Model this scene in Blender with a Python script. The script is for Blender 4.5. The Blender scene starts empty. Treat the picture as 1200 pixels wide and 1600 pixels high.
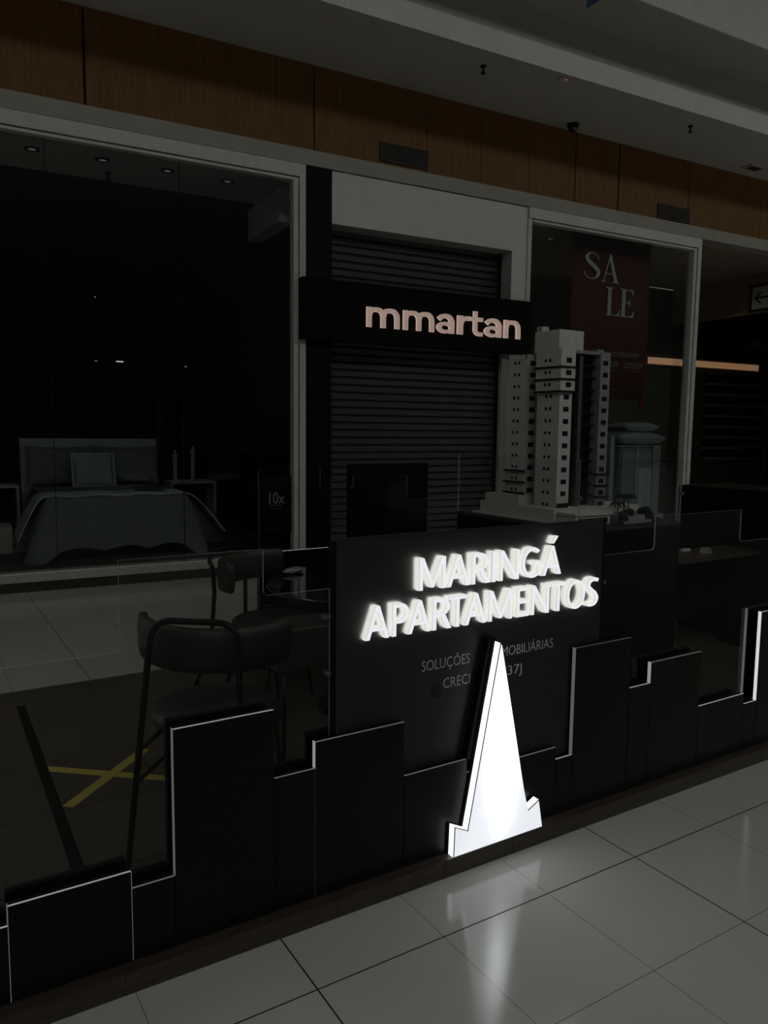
import bpy, bmesh, math, random
from mathutils import Vector, Matrix
random.seed(7)
PI = math.pi
sc = bpy.context.scene
col = sc.collection

# ------------------------------------------------------------------ camera
yaw, pitch, roll = math.radians(31.9198), math.radians(6.13495), math.radians(0.648)
cy, sy, cp, sp = math.cos(yaw), math.sin(yaw), math.cos(pitch), math.sin(pitch)
fwd = Vector((sy * cp, cy * cp, -sp))
rgt = Vector((cy, -sy, 0))
upv = rgt.cross(fwd)
c_, s_ = math.cos(roll), math.sin(roll)
r2, u2 = c_ * rgt + s_ * upv, -s_ * rgt + c_ * upv
cam = bpy.data.cameras.new('camera')
camo = bpy.data.objects.new('camera', cam)
col.objects.link(camo)
M = Matrix((r2, u2, -fwd)).transposed().to_4x4()
M.translation = Vector((0, 0, 1.607))
camo.matrix_world = M
cam.sensor_fit = 'HORIZONTAL'
cam.sensor_width = 27.0
cam.lens = 27.0 * 1202 / 1200
cam.clip_start = 0.05
sc.camera = camo

# ------------------------------------------------------------------ light and exposure
sc.view_settings.view_transform = 'Standard'
sc.view_settings.look = 'None'
sc.view_settings.gamma = 1
sc.view_settings.use_curve_mapping = False
sc.view_settings.exposure = 0.0
W = bpy.data.worlds.new('overcast_sky')
sc.world = W
W.use_nodes = True
bg = W.node_tree.nodes['Background']
bg.inputs[0].default_value = (0.90, 0.93, 0.88, 1)
bg.inputs[1].default_value = 1.95
LETTER_FACE, LETTER_SIDE, TOWER_GLOW, LED_GLOW = 0.84, 0.74, 0.86, 0.26

# ------------------------------------------------------------------ materials
def mat(name, color=(.5, .5, .5), rough=.5, metal=0.0, spec=.5, emit=None, emit_s=0.0):
    m = bpy.data.materials.new(name)
    m.use_nodes = True
    b = m.node_tree.nodes['Principled BSDF']
    b.inputs['Base Color'].default_value = (*color, 1)
    b.inputs['Roughness'].default_value = rough
    b.inputs['Metallic'].default_value = metal
    b.inputs['Specular IOR Level'].default_value = spec
    if emit:
        b.inputs['Emission Color'].default_value = (*emit, 1)
        b.inputs['Emission Strength'].default_value = emit_s
    return m

def nodes(m):
    return m.node_tree.nodes, m.node_tree.links, m.node_tree.nodes['Principled BSDF']

def noisy(m, c1, c2, scale=(6, 6, 6), detail=6, bump=0.0, rough=None, kind='noise'):
    """base colour varied between two tints by object-space noise"""
    n, l, b = nodes(m)
    tc = n.new('ShaderNodeTexCoord')
    mp = n.new('ShaderNodeMapping')
    mp.inputs['Scale'].default_value = scale
    l.new(tc.outputs['Object'], mp.inputs['Vector'])
    t = n.new('ShaderNodeTexNoise')
    t.inputs['Detail'].default_value = detail
    l.new(mp.outputs[0], t.inputs['Vector'])
    r = n.new('ShaderNodeValToRGB')
    r.color_ramp.elements[0].position = .3
    r.color_ramp.elements[1].position = .7
    r.color_ramp.elements[0].color = (*c1, 1)
    r.color_ramp.elements[1].color = (*c2, 1)
    l.new(t.outputs['Fac'], r.inputs['Fac'])
    l.new(r.outputs[0], b.inputs['Base Color'])
    if bump:
        bp = n.new('ShaderNodeBump')
        bp.inputs['Strength'].default_value = bump
        bp.inputs['Distance'].default_value = .01
        l.new(t.outputs['Fac'], bp.inputs['Height'])
        l.new(bp.outputs[0], b.inputs['Normal'])
    return m

def glass_mat(name, tint=(.93, .96, .95), k=1.0):
    m = bpy.data.materials.new(name)
    m.use_nodes = True
    n, l = m.node_tree.nodes, m.node_tree.links
    n.clear()
    out = n.new('ShaderNodeOutputMaterial')
    mix = n.new('ShaderNodeMixShader')
    tr = n.new('ShaderNodeBsdfTransparent')
    gl = n.new('ShaderNodeBsdfGlossy')
    fr = n.new('ShaderNodeLayerWeight'); fr.inputs['Blend'].default_value = .5
    pw = n.new('ShaderNodeMath'); pw.operation = 'POWER'; pw.inputs[1].default_value = 5
    mul = n.new('ShaderNodeMath'); mul.operation = 'MULTIPLY_ADD'
    mul.inputs[1].default_value = .9 * k; mul.inputs[2].default_value = .035 * k
    tr.inputs[0].default_value = (*tint, 1)
    gl.inputs['Roughness'].default_value = 0.0
    gl.inputs[0].default_value = (.9, .95, .93, 1)
    l.new(fr.outputs['Facing'], pw.inputs[0]); l.new(pw.outputs[0], mul.inputs[0]); l.new(mul.outputs[0], mix.inputs[0])
    l.new(tr.outputs[0], mix.inputs[1]); l.new(gl.outputs[0], mix.inputs[2])
    l.new(mix.outputs[0], out.inputs[0])
    return m

def emis(name, color, s, rough=.4, base=(.8, .8, .8)):
    return mat(name, base, rough, emit=color, emit_s=s)

def brick_mat(m, scale, bw, rh, mortar, c1, c2, cm, rot=(0, 0, 0), loc=(0, 0, 0), offset=0.5, smooth=.1):
    n, l, b = nodes(m)
    tc = n.new('ShaderNodeTexCoord'); mp = n.new('ShaderNodeMapping')
    mp.inputs['Rotation'].default_value = rot
    mp.inputs['Location'].default_value = loc
    l.new(tc.outputs['Object'], mp.inputs['Vector'])
    t = n.new('ShaderNodeTexBrick')
    t.offset = offset
    t.inputs['Scale'].default_value = scale
    t.inputs['Brick Width'].default_value = bw
    t.inputs['Row Height'].default_value = rh
    t.inputs['Mortar Size'].default_value = mortar
    t.inputs['Mortar Smooth'].default_value = smooth
    t.inputs['Color1'].default_value = (*c1, 1)
    t.inputs['Color2'].default_value = (*c2, 1)
    t.inputs['Mortar'].default_value = (*cm, 1)
    l.new(mp.outputs[0], t.inputs['Vector'])
    l.new(t.outputs['Color'], b.inputs['Base Color'])
    return t

Mt = {}
def tile_material():
    """polished porcelain: 0.45 m tiles, a wide dark joint every third tile, fine joints between"""
    m = mat('polished_tile', (.5, .49, .46), .12, spec=.5)
    n, l, b = nodes(m)
    tc = n.new('ShaderNodeTexCoord')
    sep = n.new('ShaderNodeSeparateXYZ')
    l.new(tc.outputs['Object'], sep.inputs[0])
    def line(sock, period, phase, width):
        a = n.new('ShaderNodeMath'); a.operation = 'SUBTRACT'; a.inputs[1].default_value = phase - period / 2
        l.new(sock, a.inputs[0])
        w = n.new('ShaderNodeMath'); w.operation = 'FLOORED_MODULO'; w.inputs[1].default_value = period
        l.new(a.outputs[0], w.inputs[0])
        d = n.new('ShaderNodeMath'); d.operation = 'SUBTRACT'; d.inputs[1].default_value = period / 2
        l.new(w.outputs[0], d.inputs[0])
        ab = n.new('ShaderNodeMath'); ab.operation = 'ABSOLUTE'
        l.new(d.outputs[0], ab.inputs[0])
        ls = n.new('ShaderNodeMath'); ls.operation = 'LESS_THAN'; ls.inputs[1].default_value = width / 2
        l.new(ab.outputs[0], ls.inputs[0])
        return ls.outputs[0]
    def mx(a, b_):
        k = n.new('ShaderNodeMath'); k.operation = 'MAXIMUM'
        l.new(a, k.inputs[0]); l.new(b_, k.inputs[1]); return k.outputs[0]
    P = .4497
    wide = mx(line(sep.outputs[0], 3 * P, .9385, .0055), line(sep.outputs[1], 3 * P, 1.8385, .0055))
    fine = mx(line(sep.outputs[0], P, .9385, .0022), line(sep.outputs[1], P, 1.8385, .0026))
    ns = n.new('ShaderNodeTexNoise'); ns.inputs['Scale'].default_value = 160; ns.inputs['Detail'].default_value = 3
    l.new(tc.outputs['Object'], ns.inputs['Vector'])
    n2 = n.new('ShaderNodeTexNoise'); n2.inputs['Scale'].default_value = 1.3; n2.inputs['Detail'].default_value = 4
    l.new(tc.outputs['Object'], n2.inputs['Vector'])
    rp = n.new('ShaderNodeValToRGB')
    rp.color_ramp.elements[0].color = (.39, .382, .355, 1); rp.color_ramp.elements[1].color = (.46, .452, .425, 1)
    l.new(ns.outputs['Fac'], rp.inputs['Fac'])
    m1 = n.new('ShaderNodeMixRGB'); m1.inputs[2].default_value = (.12, .118, .11, 1)
    l.new(fine, m1.inputs[0]); l.new(rp.outputs[0], m1.inputs[1])
    m2 = n.new('ShaderNodeMixRGB'); m2.inputs[2].default_value = (.012, .012, .012, 1)
    l.new(wide, m2.inputs[0]); l.new(m1.outputs[0], m2.inputs[1])
    l.new(m2.outputs[0], b.inputs['Base Color'])
    rr = n.new('ShaderNodeMapRange')
    rr.inputs['To Min'].default_value = .07; rr.inputs['To Max'].default_value = .2
    l.new(n2.outputs['Fac'], rr.inputs['Value'])
    rm = n.new('ShaderNodeMath'); rm.operation = 'MAXIMUM'
    wm = n.new('ShaderNodeMath'); wm.operation = 'MULTIPLY'; wm.inputs[1].default_value = .7
    l.new(wide, wm.inputs[0]); l.new(wm.outputs[0], rm.inputs[0]); l.new(rr.outputs[0], rm.inputs[1])
    l.new(rm.outputs[0], b.inputs['Roughness'])
    return m

def wood_mat(name, c1, c2, grain=(3, 3, .5), rough=.45):
    m = mat(name, c1, rough, spec=.15)
    return noisy(m, c1, c2, scale=grain, detail=8, bump=.04)

Mt['tile'] = tile_material()
Mt['wood_floor'] = mat('wood_look_floor', (.1, .08, .06), .38)
t_ = brick_mat(Mt['wood_floor'], 1.0, 1.62, .54, .006, (.098, .074, .054), (.074, .056, .042), (.010, .008, .007), loc=(-.1, -.065, 0))
def _grain():
    n, l, b = nodes(Mt['wood_floor'])
    tc = n.new('ShaderNodeTexCoord'); mp = n.new('ShaderNodeMapping'); mp.inputs['Scale'].default_value = (2.0, 26, 1)
    l.new(tc.outputs['Object'], mp.inputs['Vector'])
    ns = n.new('ShaderNodeTexNoise'); ns.inputs['Detail'].default_value = 7
    l.new(mp.outputs[0], ns.inputs['Vector'])
    mxr = n.new('ShaderNodeMixRGB'); mxr.blend_type = 'MULTIPLY'; mxr.inputs[0].default_value = .7
    rp = n.new('ShaderNodeValToRGB'); rp.color_ramp.elements[0].position = .35
    rp.color_ramp.elements[0].color = (.45, .45, .45, 1); rp.color_ramp.elements[1].color = (1, 1, 1, 1)
    l.new(ns.outputs['Fac'], rp.inputs['Fac'])
    l.new(t_.outputs['Color'], mxr.inputs[1]); l.new(rp.outputs[0], mxr.inputs[2])
    l.new(mxr.outputs[0], b.inputs['Base Color'])
_grain()
Mt['wood'] = wood_mat('cherry_wood_panel', (.165, .074, .024), (.235, .115, .040), grain=(14, 14, .6))
Mt['beam'] = noisy(mat('beige_paint', (.4, .38, .33), .6), (.36, .34, .295), (.41, .39, .34), scale=(.8, .8, .8))
Mt['white'] = noisy(mat('white_paint', (.72, .72, .7), .55), (.68, .685, .66), (.74, .745, .72), scale=(.9, .9, .9))
Mt['ceil'] = noisy(mat('ceiling_paint', (.53, .505, .46), .8), (.505, .48, .435), (.555, .53, .485), scale=(.5, .5, .5))
Mt['alu'] = noisy(mat('white_aluminium', (.6, .61, .58), .35), (.56, .57, .54), (.63, .64, .61), scale=(3, 3, 3))
Mt['sill'] = noisy(mat('sill_paint', (.40, .38, .33), .5), (.38, .355, .31), (.43, .405, .36), scale=(2, 2, 2))
Mt['black'] = noisy(mat('black_laminate', (.003, .003, .003), .38, spec=.22), (.0022, .0022, .0025), (.0038, .0038, .0042), scale=(4, 4, 4))
Mt['sign_black'] = noisy(mat('black_satin_panel', (.01, .01, .01), .50, spec=.42), (.008, .008, .0085), (.013, .013, .014), scale=(3, 3, 8))
Mt['matt_black'] = noisy(mat('matt_black', (.004, .004, .004), .7, spec=.1), (.003, .003, .003), (.005, .005, .005), scale=(9, 9, 9))
Mt['gloss_black'] = mat('gloss_black_glass', (.003, .003, .003), .02, spec=1.0)
Mt['pillar'] = noisy(mat('black_pillar_paint', (.003, .004, .004), .5, spec=.12), (.002, .0026, .003), (.004, .005, .005), scale=(2, 2, 2))
Mt['plinth'] = noisy(mat('dark_brown_wood', (.05, .036, .028), .45), (.024, .017, .013), (.046, .034, .027), scale=(3, 20, 20), detail=8)
Mt['steel'] = mat('satin_steel', (.2, .2, .2), .3, metal=1)
Mt['dark_metal'] = mat('black_powder_coat', (.003, .003, .003), .4, spec=.2)
Mt['leather'] = noisy(mat('dark_green_upholstery', (.012, .018, .016), .5), (.011, .016, .014), (.015, .021, .019), scale=(30, 30, 30), bump=.1)
Mt['back_leather'] = noisy(mat('dark_brown_upholstery', (.014, .012, .010), .5), (.012, .010, .008), (.017, .014, .012), scale=(30, 30, 30), bump=.1)
Mt['glass'] = glass_mat('clear_glass', (.96, .97, .965), .30)
Mt['shop_glass'] = glass_mat('shop_glass', (.90, .93, .92), .9)
Mt['glass_edge'] = mat('polished_glass_edge', (.30, .34, .33), .3, spec=.6)
Mt['shutter'] = noisy(mat('grey_shutter_steel', (.07, .07, .066), .42), (.060, .060, .057), (.080, .080, .075), scale=(.6, 3, 6))
Mt['slot'] = mat('dark_slot', (.004, .004, .004), .9)
Mt['vent'] = mat('dark_vent_metal', (.03, .025, .02), .5)
Mt['yellow'] = noisy(mat('yellow_floor_tape', (.36, .29, .045), .6), (.33, .26, .04), (.39, .32, .06), scale=(20, 20, 20))
Mt['maroon'] = noisy(mat('maroon_banner_fabric', (.075, .008, .010), .7), (.068, .007, .009), (.082, .009, .012), scale=(2, 2, 2))
Mt['pale_print'] = mat('pale_print', (.55, .55, .52), .7)
Mt['dim_print'] = mat('dim_print', (.30, .25, .24), .7)
Mt['grey_print'] = mat('grey_print', (.42, .42, .43), .5)
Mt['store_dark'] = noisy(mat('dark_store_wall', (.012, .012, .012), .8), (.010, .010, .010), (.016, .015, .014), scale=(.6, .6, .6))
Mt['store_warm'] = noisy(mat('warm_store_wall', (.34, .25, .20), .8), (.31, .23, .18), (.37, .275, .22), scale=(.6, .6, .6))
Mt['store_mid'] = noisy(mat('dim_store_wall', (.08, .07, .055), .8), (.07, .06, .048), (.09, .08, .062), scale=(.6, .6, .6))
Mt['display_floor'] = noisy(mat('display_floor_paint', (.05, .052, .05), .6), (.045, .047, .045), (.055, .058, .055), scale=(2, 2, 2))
def fabric(name, c, k=.12, s=60):
    return noisy(mat(name, c, .9, spec=.2), tuple(x * (1 - k) for x in c), tuple(x * (1 + k) for x in c), scale=(s, s, s), bump=.25)
Mt['spread'] = fabric('charcoal_quilt', (.15, .155, .15))
Mt['sheet'] = fabric('dark_grey_sheet', (.13, .135, .135))
Mt['blanket'] = fabric('pale_grey_blanket', (.47, .49, .47))
Mt['pillow_dark'] = fabric('dark_grey_pillow', (.15, .16, .16))
Mt['towel_dark'] = fabric('charcoal_towel', (.07, .075, .075))
Mt['cushion'] = fabric('blue_grey_cushion', (.28, .31, .32))
Mt['flange'] = fabric('pale_pillow_flange', (.36, .37, .37))
Mt['headboard'] = fabric('grey_headboard_cloth', (.33, .335, .33), .05)
Mt['towel'] = fabric('pale_printed_cotton', (.42, .44, .44), .3, 14)
Mt['sage'] = fabric('sage_cotton', (.20, .235, .225), .1)
Mt['model_white'] = noisy(mat('white_model_card', (.46, .46, .44), .7), (.43, .43, .41), (.49, .49, .47), scale=(8, 8, 8))
Mt['model_grey'] = noisy(mat('grey_model_card', (.20, .20, .20), .7), (.18, .18, .18), (.22, .22, .22), scale=(8, 8, 8))
Mt['model_dark'] = mat('dark_model_window', (.006, .006, .007), .25)
Mt['model_rib'] = mat('charcoal_model_card', (.05, .05, .05), .6)
Mt['leaf'] = noisy(mat('dark_model_foliage', (.012, .016, .010), .9), (.008, .011, .007), (.018, .022, .014), scale=(90, 90, 90))
Mt['blue'] = mat('blue_banner', (.03, .08, .2), .6)
Mt['red'] = mat('red_plastic', (.25, .02, .02), .5)
Mt['lamp_glass'] = emis('small_lamp', (1, .98, .92), .55)
Mt['lamp_small'] = emis('weak_spot_lamp', (1, .98, .92), .14, base=(.2, .2, .2))
Mt['lamp_dim'] = emis('dim_downlight', (1, .98, .92), .06)
Mt['red_led'] = emis('red_led', (1, .15, .1), .5)
Mt['warm_led'] = emis('warm_cove_light', (1, .50, .24), .22)
Mt['letter_trim'] = mat('grey_letter_edge', (.06, .06, .07), .5)
for nm, f in (('led', 1), ('led_dim', .35), ('led_faint', .12), ('led_bright', 2.6)): Mt[nm] = emis(nm + '_strip', (.93, .95, 1), LED_GLOW * f, base=(.1, .1, .1))
Mt['letter_face'] = emis('letter_face_glow', (.93, .96, 1), LETTER_FACE, base=(.2, .2, .2))
Mt['letter_halo'] = emis('letter_back_light', (1, .99, .95), 19.0)
Mt['letter_side'] = emis('letter_side_glow', (1, .99, .90), LETTER_SIDE, base=(.2, .2, .18))
Mt['pink_face'] = emis('rose_letter_face', (1, .72, .60), .25, base=(.25, .18, .15))
Mt['pink_side'] = emis('rose_letter_edge', (1, .72, .58), .42, base=(.3, .2, .17))
def tower_mat():
    m = emis('lightbox_glow', (.91, .945, 1), TOWER_GLOW, base=(.2, .2, .2))
    n, l, b = nodes(m)
    tc = n.new('ShaderNodeTexCoord')
    mp = n.new('ShaderNodeMapping'); mp.inputs['Scale'].default_value = (9, 1, 4)
    l.new(tc.outputs['Object'], mp.inputs['Vector'])
    t = n.new('ShaderNodeTexNoise'); t.inputs['Scale'].default_value = 1.2; t.inputs['Detail'].default_value = 2
    l.new(mp.outputs[0], t.inputs['Vector'])
    r = n.new('ShaderNodeMapRange')
    r.inputs['From Min'].default_value = .3; r.inputs['From Max'].default_value = .7
    r.inputs['To Min'].default_value = .96 * TOWER_GLOW; r.inputs['To Max'].default_value = 1.06 * TOWER_GLOW
    l.new(t.outputs['Fac'], r.inputs['Value'])
    # hot middle where the lamps sit inside the box
    sep = n.new('ShaderNodeSeparateXYZ'); l.new(tc.outputs['Object'], sep.inputs[0])
    def sq(sock, c, w):
        a = n.new('ShaderNodeMath'); a.operation = 'SUBTRACT'; a.inputs[1].default_value = c; l.new(sock, a.inputs[0])
        d = n.new('ShaderNodeMath'); d.operation = 'DIVIDE'; d.inputs[1].default_value = w; l.new(a.outputs[0], d.inputs[0])
        p = n.new('ShaderNodeMath'); p.operation = 'MULTIPLY'; l.new(d.outputs[0], p.inputs[0]); l.new(d.outputs[0], p.inputs[1])
        return p.outputs[0]
    ad = n.new('ShaderNodeMath'); ad.operation = 'ADD'
    l.new(sq(sep.outputs[0], 1.838, .055), ad.inputs[0]); l.new(sq(sep.outputs[2], .44, .20), ad.inputs[1])
    ng = n.new('ShaderNodeMath'); ng.operation = 'MULTIPLY'; ng.inputs[1].default_value = -1; l.new(ad.outputs[0], ng.inputs[0])
    ex = n.new('ShaderNodeMath'); ex.operation = 'EXPONENT'; l.new(ng.outputs[0], ex.inputs[0])
    fa = n.new('ShaderNodeMath'); fa.operation = 'MULTIPLY_ADD'; fa.inputs[1].default_value = 4.5; l.new(ex.outputs[0], fa.inputs[0]); l.new(r.outputs[0], fa.inputs[2])
    l.new(fa.outputs[0], b.inputs['Emission Strength'])
    return m
Mt['tower'] = tower_mat()
Mt['tower_side'] = emis('lightbox_side_glow', (.92, .955, 1), 1.5, base=(.2, .2, .2))

# ------------------------------------------------------------------ mesh helpers
class B:
    """collects shapes into one mesh"""
    def __init__(s):
        s.bm = bmesh.new()
    def face(s, vs, mi=0, smooth=False):
        try:
            f = s.bm.faces.new(vs)
            f.material_index = mi; f.smooth = smooth
            return f
        except ValueError:
            return None
    def box(s, x0, x1, y0, y1, z0, z1, mi=0, tf=None):
        P = [(x, y, z) for z in (z0, z1) for y in (y0, y1) for x in (x0, x1)]
        if tf: P = [tf(p) for p in P]
        v = [s.bm.verts.new(p) for p in P]
        for q in ((0, 2, 3, 1), (4, 5, 7, 6), (0, 1, 5, 4), (2, 6, 7, 3), (0, 4, 6, 2), (1, 3, 7, 5)):
            s.face([v[i] for i in q], mi)
        return s
    def prism(s, poly, y0, y1, mi=0, side=None):
        """polygon in XZ extruded along Y"""
        side = mi if side is None else side
        a = [s.bm.verts.new((x, y0, z)) for x, z in poly]
        b = [s.bm.verts.new((x, y1, z)) for x, z in poly]
        s.face(a, mi); s.face(b[::-1], mi)
        n = len(poly)
        for i in range(n):
            s.face([a[(i + 1) % n], a[i], b[i], b[(i + 1) % n]], side)
        return s
    def prism_z(s, poly, z0, z1, mi=0):
        a = [s.bm.verts.new((x, y, z0)) for x, y in poly]
        b = [s.bm.verts.new((x, y, z1)) for x, y in poly]
        s.face(a[::-1], mi); s.face(b, mi)
        n = len(poly)
        for i in range(n):
            s.face([a[i], a[(i + 1) % n], b[(i + 1) % n], b[i]], mi)
        return s
    def tube(s, pts, r, n=10, mi=0, caps=True):
        pts = [Vector(p) for p in pts]
        rings = []
        up = None
        for i, p in enumerate(pts):
            d = (pts[min(i + 1, len(pts) - 1)] - pts[max(i - 1, 0)]).normalized()
            if up is None:
                up = Vector((0, 0, 1)) if abs(d.z) < .9 else Vector((1, 0, 0))
            a = d.cross(up).normalized(); up = a.cross(d).normalized()
            rr = r[i] if isinstance(r, (list, tuple)) else r
            rings.append([s.bm.verts.new(p + rr * (math.cos(t) * a + math.sin(t) * up)) for t in [2 * PI * k / n for k in range(n)]])
        for A, C in zip(rings, rings[1:]):
            for k in range(n):
                s.face([A[k], A[(k + 1) % n], C[(k + 1) % n], C[k]], mi, True)
        if caps:
            s.face(rings[0][::-1], mi); s.face(rings[-1], mi)
        return s
    def lathe(s, prof, n=32, mi=0, cx=0, cy=0, tf=None):
        rings = []
        for r, z in prof:
            if r < 1e-6:
                p = (cx, cy, z); rings.append([s.bm.verts.new(tf(p) if tf else p)])
            else:
                P = [(cx + r * math.cos(2 * PI * k / n), cy + r * math.sin(2 * PI * k / n), z) for k in range(n)]
                rings.append([s.bm.verts.new(tf(p) if tf else p) for p in P])
        for A, C in zip(rings, rings[1:]):
            for k in range(n):
                k2 = (k + 1) % n
                if len(A) == 1 and len(C) == 1: continue
                if len(A) == 1: s.face([A[0], C[k2], C[k]], mi, True)
                elif len(C) == 1: s.face([A[k], A[k2], C[0]], mi, True)
                else: s.face([A[k], A[k2], C[k2], C[k]], mi, True)
        return s
    def grid(s, fn, nu, nv, mi=0, smooth=True, closed_u=False):
        V = [[s.bm.verts.new(fn(i / (nu if closed_u else nu), j / nv)) for j in range(nv + 1)] for i in range(nu if closed_u else nu + 1)]
        m = nu
        for i in range(m):
            i2 = (i + 1) % len(V)
            for j in range(nv):
                s.face([V[i][j], V[i2][j], V[i2][j + 1], V[i][j + 1]], mi, smooth)
        return s
    def build(s, name, mats, parent=None, loc=(0, 0, 0), rot=0.0, weld=False, bevel=0, recalc=True):
        if weld: bmesh.ops.remove_doubles(s.bm, verts=s.bm.verts, dist=1e-5)
        if recalc: bmesh.ops.recalc_face_normals(s.bm, faces=s.bm.faces)
        me = bpy.data.meshes.new(name)
        s.bm.to_mesh(me); s.bm.free()
        return link(name, me, mats, parent, loc, rot, bevel)

def link(name, me, mats, parent=None, loc=(0, 0, 0), rot=0.0, bevel=0):
    if not isinstance(mats, (list, tuple)): mats = [mats]
    for m in mats: me.materials.append(Mt[m] if isinstance(m, str) else m)
    o = bpy.data.objects.new(name, me)
    col.objects.link(o)
    o.location = loc; o.rotation_euler = (0, 0, rot)
    if parent: o.parent = parent
    if bevel:
        md = o.modifiers.new('bevel', 'BEVEL'); md.width = bevel; md.segments = 2; md.limit_method = 'ANGLE'
    return o

def tag(o, label=None, cat=None, group=None, kind=None):
    for k, v in (('label', label), ('category', cat), ('group', group), ('kind', kind)):
        if v: o[k] = v
    return o
def thing(name, loc, label, cat, group=None, rot=0.0):
    o = bpy.data.objects.new(name, None)
    col.objects.link(o)
    o.empty_display_size = .1
    o.location = loc; o.rotation_euler = (0, 0, rot)
    return tag(o, label, cat, group)
def struct(o): return tag(o, kind='structure')

# shop-front frame: u along the front, v into the shops, z up
DL = math.radians(-3.2592)
SO = Vector((.707, 8.021, 0))
E1 = Vector((math.cos(DL), math.sin(DL), 0)); E2 = Vector((-math.sin(DL), math.cos(DL), 0))
def SH(u, v, z=0.0): return SO + u * E1 + v * E2 + Vector((0, 0, z))
def sstruct(b, name, mats, **k): return struct(b.build(name, mats, loc=SO, rot=DL, **k))
def sthing(name, u, v, z, label, cat, group=None, rot=0.0): return thing(name, SH(u, v, z), label, cat, group, DL + rot)

# flat outlines (with holes) to solid letters facing -Y, origin at baseline left
def solid_outline(polys, depth, bev=0.0):
    cu = bpy.data.curves.new('outline', 'CURVE')
    cu.dimensions = '2D'; cu.fill_mode = 'BOTH'
    for p in polys:
        sp_ = cu.splines.new('POLY'); sp_.points.add(len(p) - 1)
        for q, (x, y) in zip(sp_.points, p): q.co = (x, y, 0, 1)
        sp_.use_cyclic_u = True
    cu.extrude = max(depth / 2 - bev, 1e-5)
    cu.bevel_depth = bev; cu.offset = -bev
    return curve_to_mesh(cu, depth)
def curve_to_mesh(cu, depth):
    o = bpy.data.objects.new('outline', cu)
    col.objects.link(o)
    dg = bpy.context.evaluated_depsgraph_get(); dg.update()
    me = bpy.data.meshes.new_from_object(o.evaluated_get(dg))
    bpy.data.objects.remove(o); bpy.data.curves.remove(cu)
    for v in me.vertices:
        x, y, z = v.co
        v.co = (x, -z - depth / 2, y)       # back on local y = 0, front towards -Y
    me.update()
    return me
def fit(me, x0, x1, z0, z1):
    xs = [v.co.x for v in me.vertices]; zs = [v.co.z for v in me.vertices]
    ax, bx_, az, bz = min(xs), max(xs), min(zs), max(zs)
    for v in me.vertices:
        v.co.x = x0 + (v.co.x - ax) / (bx_ - ax) * (x1 - x0)
        if z1 is not None: v.co.z = z0 + (v.co.z - az) / (bz - az) * (z1 - z0)
    me.update()
    return me
def text_mesh(body, depth, size=1.0, off=0.0):
    cu = bpy.data.curves.new('lettering', 'FONT')
    cu.body = body; cu.size = size; cu.offset = off; cu.extrude = depth / 2
    cu.resolution_u = 3
    return curve_to_mesh(cu, depth)
def by_normal(me, face=0, side=1, trim=None):
    for p in me.polygons:
        a = abs(p.normal.y)
        p.material_index = face if a > .92 else (side if (a < .15 or trim is None) else trim)
    return me

def halo(me):
    for p in me.polygons:
        if p.normal.y > .92: p.material_index = 3       # back face, lights the panel behind
def arc(cx, cy_, rx, ry, a0, a1, n=14):
    return [(cx + rx * math.cos(math.radians(a0 + (a1 - a0) * i / n)), cy_ + ry * math.sin(math.radians(a0 + (a1 - a0) * i / n))) for i in range(n + 1)]
def catmull(P, n=6):
    out = []
    for i in range(len(P) - 1):
        p0, p1, p2, p3 = P[max(i - 1, 0)], P[i], P[i + 1], P[min(i + 2, len(P) - 1)]
        for k in range(n):
            t = k / n
            out.append(tuple(.5 * (2 * p1[j] + (p2[j] - p0[j]) * t + (2 * p0[j] - 5 * p1[j] + 4 * p2[j] - p3[j]) * t * t + (3 * p1[j] - p0[j] - 3 * p2[j] + p3[j]) * t ** 3) for j in range(len(p1))))
    out.append(P[-1]); return out
def ribbon(path):
    """outline of a stroke whose points are (x, y, width)"""
    L, R = [], []
    for i, (x, y, w) in enumerate(path):
        a, b = path[max(i - 1, 0)], path[min(i + 1, len(path) - 1)]
        dx, dy = b[0] - a[0], b[1] - a[1]; d = math.hypot(dx, dy) or 1
        L.append((x - dy / d * w / 2, y + dx / d * w / 2)); R.append((x + dy / d * w / 2, y - dx / d * w / 2))
    return L + R[::-1]
w_ = .138
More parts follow.
